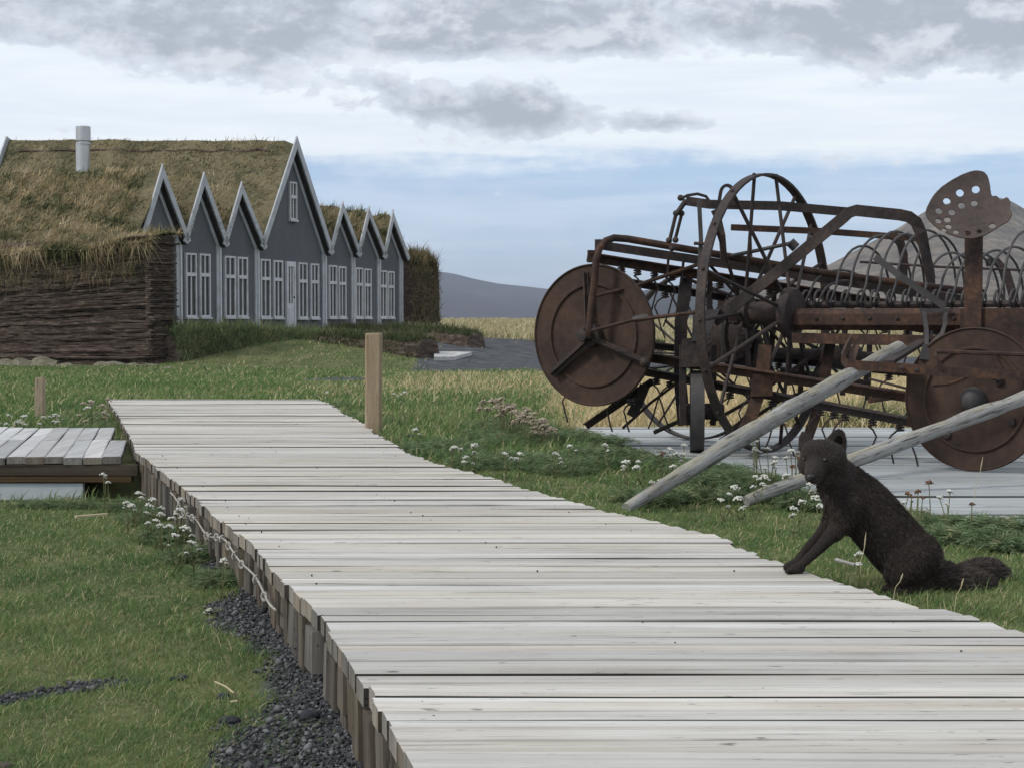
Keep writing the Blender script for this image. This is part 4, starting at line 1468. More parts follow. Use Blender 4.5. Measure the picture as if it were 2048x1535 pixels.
# curved wire teeth: coil at the bar, up, over and down behind
bar_q = 0.20
mb = MB(); mb.tube([ax(0.12, bar_q, 0.045), ax(2.4, bar_q, 0.045)], 0.018, 8); mb.build('tooth_bar', M['rustdark'], rake, smooth=True)
mb = MB(); mb.bar(ax(0.15, bar_q + 0.02, -0.02), ax(2.4, bar_q + 0.02, -0.02), 0.02, 0.07); mb.build('tooth_rail', M['rustdark'], rake)
teeth = [(1609, 540), (1634, 560), (1659, 492), (1688, 470), (1719, 462), (1746, 468), (1778, 459), (1809, 470), (1838, 505), (1868, 505), (1897, 506), (1927, 500), (1960, 493), (1992, 462), (2023, 488), (2047, 490), (2075, 480), (2104, 470)]
for i, (px, pk_) in enumerate(teeth):
    t = at_px(px, bar_q)
    b0 = ax(t, bar_q, 0)
    zc = P(px, 598, b0[1])[2]
    ht = P(px, pk_, b0[1] + 0.3)[2] - zc
    pts = []
    cr = 0.046
    sp_ = 0.008
    for a in np.linspace(0.6, 2.35 * math.pi, 16):               # coil
        pts.append(b0 * np.array([1, 1, 0]) + Z0 * zc + AX * (sp_ * a / math.pi) + PP * (-cr * math.sin(a)) + Z0 * (-cr * math.cos(a)))
    L_ = 0.42 + 0.04 * math.sin(i * 2.3)
    e0 = pts[-1]
    for a in np.linspace(0.15, math.pi * 1.12, 18):
        pts.append(np.array([b0[0], b0[1], zc]) + AX * (sp_ * 3.2) + PP * (0.02 + L_ * (1 - math.cos(a))) + Z0 * (0.03 + (ht - 0.03) * math.sin(min(a, math.pi / 2)) if a < math.pi / 2 else ht * math.sin(a) ** 0.9 if a < math.pi * 0.97 else -ht * 0.9 * (a - math.pi * 0.97) * 2))
    mb = MB(); mb.tube(pts, 0.0074, 6); mb.build('tooth', M['iron'], rake, smooth=True)
mb = MB(); mb.tube([P(1720, 524, 8.9), P(1880, 534, 8.7), P(2060, 541, 8.5)], 0.008, 6); mb.build('clearing_rod', M['rustdark'], rake)
# hand lever lying across the teeth
mb = MB(); mb.strip([P(1750, 514, 8.2), P(1800, 552, 8.15), P(1890, 614, 8.1)], 0.014, 0.034); mb.build('lever', M['iron'], rake)
# foot pedal and its forked bracket
mb = MB()
mb.strip([P(1847, 620, 8.0), P(1850, 640, 7.98), P(1853, 662, 7.95), P(1853, 690, 7.9)], 0.012, 0.020, np.array((1.0, 0, 0)))
mb.strip([P(1891, 619, 8.0), P(1890, 648, 7.98), P(1884, 668, 7.95), P(1868, 684, 7.92), P(1856, 692, 7.9)], 0.012, 0.020, np.array((1.0, 0, 0.3)))
mb.bar(P(1840, 622, 8.0), P(1896, 621, 8.0), 0.02, 0.02)
mb.hexa([P(1838, 718, 7.85), P(1862, 720, 7.85), P(1862, 720, 7.88), P(1838, 718, 7.88), P(1845, 688, 7.85), P(1868, 690, 7.85), P(1868, 690, 7.88), P(1845, 688, 7.88)])
mb.build('pedal', M['iron'], rake)
mb = MB(); mb.tube([P(1892, 690, 7.9), P(1905, 683, 7.95), P(1935, 684, 7.98)], 0.008, 6); mb.tube([P(1895, 692, 7.85), P(1945, 692, 7.9), P(1956, 686, 7.9)], 0.008, 6); mb.build('trip_rod', M['iron'], rake)
# front frame that carries the shafts
fr = [P(1703, 678, 8.0), P(1692, 698, 7.85), P(1684, 716, 7.62), P(1694, 729, 7.58), P(1804, 736, 7.55), P(1890, 743, 7.5), P(2048, 750, 7.42), P(2240, 758, 7.35)]
mb = MB(); mb.strip(fr, 0.010, 0.046); mb.build('front_frame', M['rust'], rake)
mb = MB(); mb.angle(P(1768, 730, 7.7), P(1845, 683, 8.2), 0.045); mb.build('brace', M['rustdark'], rake)
mb = MB(); mb.strip([P(1703, 722, 7.75), P(1712, 690, 7.95)], 0.035, 0.006); mb.build('stay', M['rust'], rake)
mb = MB(); mb.tube([P(1886, 740, 7.5), P(1872, 712, 7.5), P(1871, 704, 7.52), P(1880, 703, 7.52), P(2048, 709, 7.45), P(2230, 716, 7.4)], 0.010, 6); mb.build('trip_bar', M['rust'], rake, smooth=True)
for bx, by in ((1804, 736), (1834, 740), (1885, 741), (1990, 748)):
    mb = MB(); mb.ball(P(bx, by, 7.53), 0.013, 6, 4); mb.build('bolt', M['rustdark'], rake)


def shaft(a, b, r0, r1, name, label):
    a, b = np.asarray(a), np.asarray(b)
    n = 22
    pts = [a + (b - a) * i / n + Z0 * (0.012 * math.sin(i / n * math.pi)) for i in range(n + 1)]
    mb = MB(); mb.tube(pts, [r0 + (r1 - r0) * min(1, (i / n) * 3) for i in range(n + 1)], 12)
    c = np.array(mb.v)
    t = (b - a) / np.linalg.norm(b - a)
    for q in range(len(c)):
        s = np.dot(c[q] - a, t)
        cen = a + t * s
        w = mnoise.fractal(Vector((c[q][0] * 9, c[q][1] * 3, c[q][2] * 9)), 1.0, 2.0, 3)
        c[q] = cen + (c[q] - cen) * (1 + 0.22 * w)
    mb.v = [tuple(q) for q in c]
    return tag(mb.build(name, pole_mat('weathered_' + name, t), rake, smooth=True), label)


g1 = G(1252, 1016, 0.005)
shaft(g1, P(1798, 696, 7.95), 0.024, 0.039, 'shaft', 'weathered wooden shaft with yellow lichen')
g2 = G(1492, 1001, 0.005)
shaft(g2, P(2330, 700, 7.35), 0.026, 0.034, 'shaft', 'grey weathered wooden shaft crossing the disc')

# ------------------------------------------------------------------ side-delivery rake: oblique discs joined by tine bars
side = thing('side_rake', (2.0, 8.6, PF_Z), 'rusted side-delivery rake with solid oblique discs and bars of spring tines', 'hay rake')
ND = np.array([-0.586, -0.81, 0.0]); ND /= np.linalg.norm(ND)


def disc(c, R, name, label):
    mb = MB()
    prof = [(-0.016, R * 0.990), (-0.008, R), (0.010, R), (0.014, R * 0.985), (0.004, R * 0.965), (0.004, R * 0.745), (0.016, R * 0.73), (0.016, R * 0.70), (0.003, R * 0.685), (0.000, R * 0.12), (0.000, 0.003)]
    mb.lathe(c, ND, prof, 72)
    return tag(mb.build(name, M['disc'], side, smooth=True), label)


M['disc'] = noisy('rusted_disc_plate', [(0.28, (0.016, 0.010, 0.008)), (0.45, (0.038, 0.0225, 0.0165)), (0.58, (0.062, 0.035, 0.024)), (0.75, (0.095, 0.055, 0.034))], 3.2, rough=0.8, spec=0.35, bscale=120, bstr=0.35, bdist=0.002, fine=0.4)
c1 = P(1187, 670, 9.0); R1 = 142 * 9.0 / F
d1 = disc(c1, R1, 'disc', 'solid rusted disc with three-armed bracket')
c2 = P(1949, 798, 7.72); R2 = 144 * 7.72 / F
d2 = disc(c2, R2, 'disc', 'rusted disc with domed hub')
mb = MB(); mb.lathe(c2, ND, [(0.0, 0.062), (0.03, 0.062), (0.055, 0.052), (0.075, 0.036), (0.085, 0.012)], 20); mb.build('hub_dome', M['iron'], d2, smooth=True)


def on1(px, py, off): return OnPlane(px, py, c1 + ND * off, ND)
def on2(px, py, off): return OnPlane(px, py, c2 + ND * off, ND)


for p0, p1, w in (((1183, 676), (1104, 748), 0.05), ((1183, 676), (1292, 723), 0.034), ((1176, 672), (1172, 545), 0.034)):
    mb = MB(); a, b = on1(*p0, 0.045), on1(*p1, 0.035)
    mb.bar(a, b, 0.012, w, ND if False else np.cross(b - a, ND)); mb.bar(a + ND * 0.012, b + ND * 0.012, 0.030, 0.007, np.cross(b - a, ND))
    mb.build('disc_arm', M['rustdark'], d1)
mb = MB(); mb.lathe(c1, ND, [(0.0, 0.07), (0.05, 0.065), (0.055, 0.04), (0.13, 0.036), (0.135, 0.02)], 18); mb.ball(on1(1164, 670, 0.09), 0.022, 8, 6); mb.build('hub', M['rustdark'], d1, smooth=True)
mb = MB(); mb.ball(on1(1290, 724, 0.04), 0.03, 8, 6); mb.build('bearing', M['rustdark'], d1, smooth=True)
for px, py in ((1895, 868), (2024, 842), (1998, 762)):
    mb = MB(); mb.lathe(on2(px, py, 0.0), ND, [(0, 0.022), (0.018, 0.02), (0.02, 0.008)], 10); mb.build('bolt', M['rustdark'], d2)
# bent pipe that hangs the disc
pp_ = [on1(1181, 676, 0.12), on1(1178, 655, 0.12), on1(1183, 610, 0.12), on1(1189, 560, 0.12), on1(1192, 520, 0.12)] + [P(1199, 497, 8.86), P(1211, 482, 8.88), P(1228, 476, 8.9), P(1255, 478, 8.92), P(1400, 503, 8.95), P(1640, 545, 9.0), P(1800, 566, 9.05), P(1960, 586, 9.1)]
mb = MB(); mb.tube(pp_, 0.0205, 10); mb.build('bent_pipe', M['rust'], side, smooth='all')


def poly(name, pts, w, h, m='rust', up=(0, 0, 1)):
    mb = MB(); mb.strip([P(*q) for q in pts], w, h, np.array(up, float)); return mb.build(name, M[m], side)


def rod(name, pts, r, m='rustdark', n=6):
    mb = MB(); mb.tube([P(*q) for q in pts], r, n); return mb.build(name, M[m], side, smooth=True)


def ang(name, a, b, w, m='rust', flip=1):
    mb = MB(); mb.angle(P(*a), P(*b), w, flip=flip); return mb.build(name, M[m], side)


ang('frame_rail', (1196, 490, 9.1), (1930, 600, 9.2), 0.05, 'rustdark', -1)
mb = MB(); mb.box(P(1197, 490, 9.06), (0.02, 0, 0), (0, 0.03, 0), (0, 0, 0.03)); mb.build('rail_end', M['rustdark'], side)
TB = [((1174, 514, 9.02), (1930, 634, 9.1), 0.054), ((1283, 712, 9.0), (1868, 801, 7.95), 0.055), ((1285, 742, 9.15), (1876, 853, 7.98), 0.05), ((1120, 752, 9.15), (1870, 888, 7.95), 0.03)]
for a, b, w in TB[:3]:
    ang('tine_bar', a, b, w, 'rust' if w > 0.052 else 'rustdark', 1)
mb = MB(); mb.box(P(1183, 513, 9.0), (0.022, 0, 0), (0, 0.03, 0), (0, 0, 0.034)); mb.build('bar_end', M['rust'], side)


def tine(p, length, bend, r=0.0052):
    pts = []
    for a in np.linspace(0, 5 * math.pi, 20):
        pts.append(p + np.array([0.020 * math.cos(a), 0.020 * math.sin(a), -0.034 * a / (5 * math.pi)]))
    q = pts[-1]
    for s, k_ in ((0.08, 0.02), (0.22, 0.035), (0.4, 0.02), (0.7, 0.004), (1.0, -0.02)):
        pts.append(q + np.array([bend * k_ * 1.2, 0.02 * s, -length * s]))
    mb = MB(); mb.tube(pts, r, 5); return mb.build('tine', M['rustdark'], side, smooth=True)


def lerp_px(a, b, px):
    s = (px - a[0]) / (b[0] - a[0])
    return tuple(a[i] + (b[i] - a[i]) * s for i in range(3))


for px in (1243, 1275, 1309, 1343, 1375, 1440, 1472, 1505, 1540, 1574, 1610, 1700, 1735, 1770):
    x_, y_, d_ = lerp_px(TB[0][0], TB[0][1], px)
    tine(P(x_, y_ + 9, d_), 0.26, 1 if px % 2 else -1)
for px in (1313, 1340, 1460, 1500, 1545, 1590, 1640, 1668, 1690, 1745, 1800, 1850):
    x_, y_, d_ = lerp_px(TB[2][0], TB[2][1], px)
    tine(P(x_, y_ + 10, d_), 0.25, 1 if px % 2 else -1)
for px, yb_ in ((1139, 788), (1228, 806), (1262, 806)):
    x_, y_, d_ = lerp_px(TB[3][0], TB[3][1], px)
    tine(P(x_, yb_ - 8, d_), 0.15, -0.5)
poly('hanger', [(1337, 515, 9.0), (1333, 560, 9.0)], 0.035, 0.012, 'rustdark', (1, 0, 0))
poly('hanger', [(1367, 520, 9.0), (1363, 566, 9.0)], 0.04, 0.012, 'rustdark', (1, 0, 0))
rod('brace_rod', [(1192, 592, 8.85), (1270, 572, 8.9), (1400, 528, 9.0)], 0.012, 'rust')
rod('tie_rod', [(1183, 662, 8.75), (1262, 641, 8.7), (1398, 624, 8.6)], 0.012, 'rust')
rod('turnbuckle', [(1265, 640, 8.7), (1272, 638, 8.7), (1290, 635, 8.69), (1297, 634, 8.68)], [0.012, 0.019, 0.019, 0.012], 'iron', 8)
# top gear: bar, lever quadrant, links
poly('lift_bar', [(1372, 402, 8.8), (1420, 409, 8.8), (1560, 412, 8.85), (1705, 425, 8.9)], 0.03, 0.048, 'rustdark')
M['cast'] = M['rust']
poly('bent_frame', [(1428, 643, 8.75), (1560, 540, 8.6), (1686, 436, 8.45), (1697, 426, 8.44), (1712, 421, 8.43), (1800, 430, 8.4), (1818, 434, 8.4), (1832, 444, 8.4), (1842, 466, 8.4), (1852, 510, 8.42), (1862, 560, 8.45)], 0.018, 0.060, 'rustdark')
poly('upper_rail', [(1462, 455, 9.2), (1650, 463, 9.2), (1850, 478, 9.2)], 0.02, 0.036, 'rust')
poly('rail_post', [(1500, 458, 9.2), (1503, 530, 9.1)], 0.02, 0.012, 'rust', (1, 0, 0))
mb = MB()
arc = [P(1437, 412, 8.8)] + [P(1437 + 4 + 13 * (1 - math.cos(a)) * 1.0, 388 - 17 * math.sin(a), 8.8) for a in np.linspace(0.2, math.pi, 9)] + [P(1466, 412, 8.8)]
mb.strip(arc, 0.018, 0.02, np.array((0, -1.0, 0))); mb.build('quadrant', M['rustdark'], side)
rod('link', [(1372, 400, 8.8), (1363, 414, 8.8), (1353, 428, 8.8)], 0.016)
rod('link', [(1352, 428, 8.8), (1339, 482, 8.85)], 0.011)
rod('link', [(1364, 426, 8.85), (1350, 481, 8.9)], 0.010)
rod('spring_bow', [(1362, 397, 8.8), (1375, 391, 8.8), (1395, 388, 8.8), (1412, 393, 8.8), (1418, 402, 8.8)], 0.009)
for q in ((1361, 396), (1352, 427), (1363, 427), (1338, 481), (1351, 480), (1344, 497)):
    mb = MB(); mb.ball(P(*q, 8.82), 0.018, 8, 5); mb.build('link_joint', M['rustdark'], side, smooth=True)
poly('arm', [(1428, 420, 8.8), (1437, 440, 8.8), (1444, 470, 8.8), (1448, 522, 8.85)], 0.02, 0.035, 'rustdark', (1, 0, 0.2))
poly('slat_rod', [(1398, 398, 8.6), (1402, 480, 8.6), (1398, 560, 8.6), (1394, 626, 8.6)], 0.016, 0.022, 'iron', (1, 0, 0))
rod('cross_bolt', [(1388, 487, 8.58), (1412, 488, 8.58)], 0.010)
rod('lift_lever', [(1462, 512, 8.95), (1520, 500, 8.9), (1585, 486, 8.85)], 0.012, 'iron')
rod('lever_boss', [(1580, 484, 8.84), (1592, 496, 8.84)], 0.028, 'iron', 10)
for pts in ([(1786, 470, 9.3), (1800, 482, 9.3), (1807, 510, 9.3), (1806, 583, 9.3)], [(1836, 474, 9.3), (1850, 496, 9.3), (1860, 540, 9.3), (1864, 600, 9.3)], [(1972, 526, 9.2), (1992, 522, 9.2), (2012, 545, 9.2), (2026, 590, 9.2), (2034, 632, 9.2)]):
    poly('curved_arm', pts, 0.02, 0.046, 'rustdark', (1, 0, 0.1))
# caster wheel seen on edge, its fork and head
cw = P(1394, 822, 8.8); cr_ = cw[2] - PF_Z - 0.002
mb = MB(); mb.lathe(cw, (1, -0.10, 0), [(-0.030, cr_ - 0.05), (-0.036, cr_ - 0.012), (-0.038, cr_), (0.038, cr_), (0.036, cr_ - 0.012), (0.030, cr_ - 0.05)], 40)
cst = mb.build('caster_wheel', M['iron'], side, smooth=True)
mb = MB(); mb.lathe(cw, (1, -0.10, 0), [(-0.10, 0.03), (-0.095, 0.045), (0.14, 0.045), (0.15, 0.03)], 16); mb.build('hub', M['rustdark'], cst, smooth=True)
poly('fork', [(1365, 690, 8.75), (1366, 850, 8.75)], 0.02, 0.035, 'rustdark', (1, 0, 0))
poly('fork', [(1428, 690, 8.85), (1426, 850, 8.85)], 0.02, 0.03, 'rustdark', (1, 0, 0))
mb = MB(); mb.hexa([P(1360, 734, 8.7), P(1408, 734, 8.7), P(1408, 734, 8.85), P(1360, 734, 8.85), P(1364, 676, 8.7), P(1408, 676, 8.7), P(1408, 676, 8.85), P(1364, 676, 8.85)]); mb.build('caster_head', M['rustdark'], side)
mb = MB(); mb.hexa([P(1384, 682, 8.68), P(1412, 682, 8.68), P(1412, 682, 8.8), P(1384, 682, 8.8), P(1386, 622, 8.68), P(1440, 618, 8.68), P(1440, 618, 8.8), P(1386, 622, 8.8)]); mb.build('head_block', M['iron'], side)
poly('leg', [(1373, 556, 9.05), (1362, 640, 9.02), (1360, 760, 9.0), (1368, 850, 9.0)], 0.02, 0.07, 'rustdark', (1, 0, 0))
# second ground wheel behind
rw = P(1392, 711, 9.7); rr_ = rw[2] - PF_Z - 0.003
spoked_wheel(side, rw, np.array([0.64, 0.77, 0.0]), rr_, 0.055, 0.012, 12, [(-0.09, 0.03), (-0.085, 0.05), (0.085, 0.05), (0.09, 0.03)], M['rustdark'], M['rustdark'], 0.0075)
# gear housing and cross shafts
def gear(px, py, d, r, th, teeth_n, axis):
    mb = MB(); c = P(px, py, d)
    mb.lathe(c, axis, [(-th, r * 0.5), (-th * 0.6, r * 0.9), (-th * 0.6, r), (th * 0.6, r), (th * 0.6, r * 0.9), (th, r * 0.5), (th * 1.3, r * 0.2)], teeth_n * 2)
    v = np.array(mb.v)
    n = teeth_n * 2
    for ring in (1, 2, 3, 4):
        for e in range(0, n, 2):
            i = ring * n + e
            v[i] = c + (v[i] - c) * 1.08
    mb.v = [tuple(q) for q in v]
    return mb.build('gear', M['rustdark'], side)


gear(1455, 668, 8.95, 0.15, 0.03, 26, ND)
gear(1492, 690, 9.05, 0.10, 0.03, 20, ND)
gear(1470, 620, 8.9, 0.07, 0.03, 16, ND)
mb = MB(); mb.hexa([P(1424, 722, 9.0), P(1516, 736, 9.0), P(1516, 736, 9.25), P(1424, 722, 9.25), P(1436, 600, 9.0), P(1500, 612, 9.0), P(1500, 612, 9.25), P(1436, 600, 9.25)]); mb.build('gear_case', M['rustdark'], side)
rod('cross_shaft', [(1500, 704, 9.1), (1660, 709, 9.1), (1760, 716, 9.1)], 0.032, 'rustdark', 10)
rod('shaft_drum', [(1640, 709, 9.1), (1645, 712, 9.1), (1720, 716, 9.1), (1725, 716, 9.1)], [0.03, 0.065, 0.065, 0.03], 'rustdark', 12)
poly('upright', [(1446, 628, 8.9), (1444, 720, 8.9)], 0.018, 0.012, 'iron', (1, 0, 0))
poly('upright', [(1492, 640, 8.85), (1494, 735, 8.85)], 0.018, 0.012, 'iron', (1, 0, 0))
poly('upright', [(1516, 660, 8.95), (1504, 760, 8.95)], 0.018, 0.02, 'rustdark', (1, 0, 0))
poly('drop_arm', [(1530, 690, 8.6), (1522, 770, 8.55), (1500, 840, 8.5), (1468, 893, 8.45)], 0.016, 0.07, 'rust', (1, 0, 0.2))
poly('rear_post', [(1660, 688, 8.65), (1650, 750, 8.6), (1628, 840, 8.55), (1606, 900, 8.5)], 0.03, 0.055, 'rust', (1, 0, 0.2))
mb = MB(); mb.hexa([P(1500, 792, 8.5), P(1545, 792, 8.5), P(1545, 792, 8.53), P(1500, 792, 8.53), P(1506, 748, 8.5), P(1545, 748, 8.5), P(1545, 748, 8.53), P(1506, 748, 8.53)]); mb.build('arm_plate', M['rust'], side)
rod('stay_rod', [(1420, 845, 9.1), (1500, 800, 9.0), (1640, 700, 8.9)], 0.011)
rod('stay_rod', [(1440, 880, 9.1), (1560, 800, 9.0), (1650, 770, 8.9)], 0.012)
rod('stay_rod', [(1245, 856, 9.2), (1300, 806, 9.2), (1372, 752, 9.1)], 0.009)
rod('stay_rod', [(1308, 864, 9.2), (1362, 840, 9.15), (1440, 812, 9.1)], 0.014)
ang('skid', (1172, 852, 9.3), (1306, 762, 9.2), 0.04, 'rustdark')
poly('torn_plate', [(1290, 770, 9.2), (1276, 805, 9.2), (1262, 832, 9.2)], 0.012, 0.06, 'rustdark', (1, 0, 0.3))
poly('shelf_plate', [(1300, 736, 9.1), (1344, 730, 9.2)], 0.10, 0.010, 'iron')
# frame right of the wheel
mb = MB(); mb.hexa([P(1812, 852, 7.95), P(1858, 852, 7.95), P(1858, 852, 8.05), P(1812, 852, 8.05), P(1818, 800, 7.95), P(1860, 800, 7.95), P(1860, 800, 8.05), P(1818, 800, 8.05)]); mb.build('bearing_block', M['rust'], side)
poly('column', [(1828, 748, 7.95), (1826, 806, 7.97)], 0.02, 0.07, 'rust', (1, 0, 0))
poly('column', [(1846, 752, 7.98), (1852, 806, 8.0)], 0.02, 0.02, 'rustdark', (1, 0, 0))
poly('stay_bar', [(1738, 800, 8.3), (1840, 785, 8.0)], 0.014, 0.03, 'rust')
rod('stay_rod', [(1738, 757, 8.3), (1812, 776, 8.1)], 0.007)
rod('chain', [(1868, 770, 7.7), (1895, 768, 7.66), (1915, 762, 7.66), (1936, 752, 7.6)], 0.012, 'rust')
poly('bearing_arm', [(1990, 712, 7.66), (1998, 736, 7.64), (1992, 760, 7.62)], 0.016, 0.03, 'rust', (1, 0, 0))

# rear reel bars, stays and straps that thicken the tangle behind the big wheel
for a, b in (((1200, 556, 9.5), (1905, 668, 9.5)), ((1296, 690, 9.55), (1880, 752, 9.3))):
    ang('tine_bar', a, b, 0.045, 'rustdark', 1)
    for px in range(int(a[0]) + 130, 1860, 44):
        x_, y_, d_ = lerp_px(a, b, px)
        tine(P(x_, y_ + 8, d_), 0.24, 1 if (px // 44) % 2 else -1)
for p0, p1, r_ in (((1410, 520, 9.2), (1575, 700, 9.2), 0.010), ((1590, 560, 9.15), (1440, 745, 9.1), 0.010), ((1540, 610, 9.3), (1700, 770, 9.2), 0.009), ((1330, 640, 9.4), (1470, 770, 9.3), 0.009), ((1620, 590, 9.1), (1700, 720, 9.0), 0.010),
                   ((1380, 560, 9.3), (1560, 630, 9.3), 0.012), ((1560, 830, 9.0), (1700, 745, 8.9), 0.010), ((1700, 620, 9.2), (1620, 760, 9.1), 0.009)):
    rod('stay_rod', [p0, p1], r_, 'rustdark')
for x_, y0_, y1_ in ((1420, 560, 690), (1548, 588, 720), (1582, 600, 770), (1605, 690, 800), (1690, 660, 790), (1740, 670, 800)):
    poly('strap', [(x_, y0_, 9.25), (x_ - 5, y1_, 9.2)], 0.012, 0.03, 'rust' if x_ % 2 else 'rustdark', (1, 0, 0))
rod('roller', [(1560, 742, 9.3), (1740, 770, 9.2)], 0.028, 'rustdark', 10)
# ------------------------------------------------------------------ arctic fox
FD = 4.42
UP = FD / F                                     # metres to a pixel at the fox


def fx(px, py, dd=0.0):
    """pixel on the fox's own plane, then moved dd metres away without changing where it is seen"""
    return P(px, py, FD + dd)


def smooth_chain(rows, n=8):
    """Catmull-Rom through (px, py, depth, radius px)"""
    r = np.array(rows, float)
    r = np.vstack([2 * r[0] - r[1], r, 2 * r[-1] - r[-2]])
    out = []
    for i in range(1, len(r) - 2):
        for k_ in range(n):
            t = k_ / n
            a, b, c, d = r[i - 1], r[i], r[i + 1], r[i + 2]
            out.append(0.5 * (2 * b + (c - a) * t + (2 * a - 5 * b + 4 * c - d) * t * t + (3 * b - a - 3 * c + d) * t ** 3))
    out.append(r[-2])
    return out


body = MB()


def limb(rows, n=7):
    ch = smooth_chain(rows, n)
    body.tube([fx(a, b, c) for a, b, c, _ in ch], [max(2.0, q[3]) * UP for q in ch], 18)
    for q in (ch[0], ch[-1]): body.ball(fx(*q[:3]), q[3] * UP * 0.995, 18, 12)


# trunk, neck
limb([(1652, 925, 0.0, 36), (1668, 948, 0.01, 42), (1697, 985, 0.015, 54), (1734, 1020, 0.02, 58), (1770, 1062, 0.02, 59), (1808, 1106, 0.02, 59), (1832, 1140, 0.02, 49)])
limb([(1676, 985, -0.005, 29), (1688, 1018, 0.0, 36), (1704, 1036, 0.01, 34)])            # breast
# near and far foreleg
limb([(1696, 1012, -0.035, 34), (1681, 1046, -0.04, 22), (1659, 1073, -0.04, 15), (1631, 1102, -0.035, 11), (1607, 1124, -0.03, 9.5), (1594, 1135, -0.03, 12)])
limb([(1600, 1135, -0.03, 11), (1584, 1139, -0.035, 10)])
limb([(1678, 1012, 0.05, 30), (1662, 1040, 0.05, 18), (1642, 1066, 0.05, 12), (1615, 1096, 0.045, 9.5), (1596, 1122, 0.04, 11), (1582, 1131, 0.035, 10.5)])
limb([(1586, 1131, 0.035, 10), (1574, 1133, 0.03, 8.5)])
for ox in (-6, 0, 6):                                                                       # toes
    body.ball(fx(1578 + ox * 0.5, 1141 + abs(ox) * 0.1, -0.04 + ox * 0.0022), (6.5 * UP, 5.5 * UP, 5 * UP), 10, 8)
# haunch, hind foot
limb([(1836, 1110, -0.03, 46), (1812, 1132, -0.045, 42), (1797, 1152, -0.05, 30), (1792, 1170, -0.05, 16)])
limb([(1850, 1172, -0.05, 15), (1812, 1178, -0.06, 13), (1776, 1180, -0.06, 11)])
limb([(1836, 1112, 0.06, 46), (1815, 1140, 0.08, 38), (1800, 1165, 0.08, 22)])
limb([(1830, 1150, 0.01, 40), (1865, 1150, 0.01, 36), (1890, 1152, 0.01, 30)])
# tail: a brush laid out behind, its tip turned away
limb([(1868, 1148, 0.0, 22), (1900, 1156, -0.01, 24), (1935, 1161, -0.015, 26), (1960, 1164, -0.01, 23), (1976, 1164, 0.0, 15)])
limb([(1915, 1150, 0.05, 17), (1948, 1141, 0.09, 23), (1982, 1140, 0.12, 24), (2000, 1147, 0.12, 19)])
# head, turned to the viewer
HC = fx(1647, 915, -0.03)
body.ball(HC, (46 * UP, 44 * UP, 36 * UP), 24, 16)
body.ball(fx(1641, 904, -0.045), (38 * UP, 30 * UP, 27 * UP), 20, 12)                      # brow
body.ball(fx(1613, 930, -0.03), (18 * UP, 22 * UP, 20 * UP), 16, 10)                       # cheeks
body.ball(fx(1676, 936, -0.02), (23 * UP, 24 * UP, 23 * UP), 16, 10)
body.ball(fx(1644, 950, -0.03), (27 * UP, 28 * UP, 19 * UP), 16, 10)
limb([(1636, 925, -0.06, 24), (1630, 937, -0.09, 19.5), (1624, 947, -0.12, 15), (1621, 953, -0.138, 11.5)])
limb([(1632, 950, -0.07, 15), (1627, 959, -0.105, 9)])                                     # lower jaw


def ear(base, tip, w, dep, dd, roll):
    a, b = fx(*base, dd), fx(*tip, dd + 0.01)
    ax_ = b - a
    L = np.linalg.norm(ax_)
    u = ax_ / L
    s = np.cross(u, np.array([math.sin(roll), -math.cos(roll), 0]))
    s /= np.linalg.norm(s)
    f_ = np.cross(s, u)
    prof = [(-0.25, 1.0), (0.05, 1.0), (0.3, 0.91), (0.55, 0.77), (0.75, 0.60), (0.9, 0.41), (1.0, 0.18)]
    vs, fs = [], []
    for q, (h, r) in enumerate(prof):
        for e in range(16):
            an = 2 * math.pi * e / 16
            # cupped: the front is hollowed in the middle
            cup = 0.0
            if math.sin(an) > 0.3: cup = dep * 0.6 * (math.sin(an) - 0.3) * (1 if 0.05 < h < 0.95 else 0.2)
            vs.append(a + u * L * h + s * w * r * math.cos(an) + f_ * (dep * r * math.sin(an) - cup))
        if q:
            for e in range(16):
                g = (e + 1) % 16
                fs.append((16 * (q - 1) + e, 16 * (q - 1) + g, 16 * q + g, 16 * q + e))
    fs.append(tuple(range(15, -1, -1))); fs.append(tuple(16 * (len(prof) - 1) + e for e in range(16)))
    body.add(vs, fs)
    return a, u, s, f_, L


e1 = ear((1614, 890), (1606, 861), 18 * UP, 9 * UP, -0.02, -0.15)
e2 = ear((1670, 895), (1683, 856), 26 * UP, 9.5 * UP, -0.025, 0.25)

tmp = body.build('fox_form', None)
rm = tmp.modifiers.new('one_skin', 'REMESH'); rm.mode = 'VOXEL'; rm.voxel_size = 0.0041
sm = tmp.modifiers.new('soften', 'SMOOTH'); sm.factor = 0.5; sm.iterations = 5
dg = bpy.context.evaluated_depsgraph_get()
fme = bpy.data.meshes.new_from_object(tmp.evaluated_get(dg))
fme.name = 'body'
bpy.data.objects.remove(tmp)
fbase = np.array([*G(1770, 1188, 0.0)[:2], 0.0])
fox = thing('arctic_fox', fbase, 'dark brown arctic fox sitting with forepaws on the boardwalk edge', 'fox')
fme.transform(Matrix.Translation(Vector(tuple(-fbase))))
fme.polygons.foreach_set('use_smooth', [True] * len(fme.polygons))
M['pelt'] = noisy('dark_fox_pelt', [(0.3, (0.023, 0.0195, 0.018)), (0.5, (0.032, 0.027, 0.0248)), (0.7, (0.043, 0.0365, 0.0335))], 14, rough=0.95, spec=0.1, bscale=240, bstr=0.7, bdist=0.004, fine=0.5)
fme.materials.clear()
fbody = link('body', fme, M['pelt'], fox)

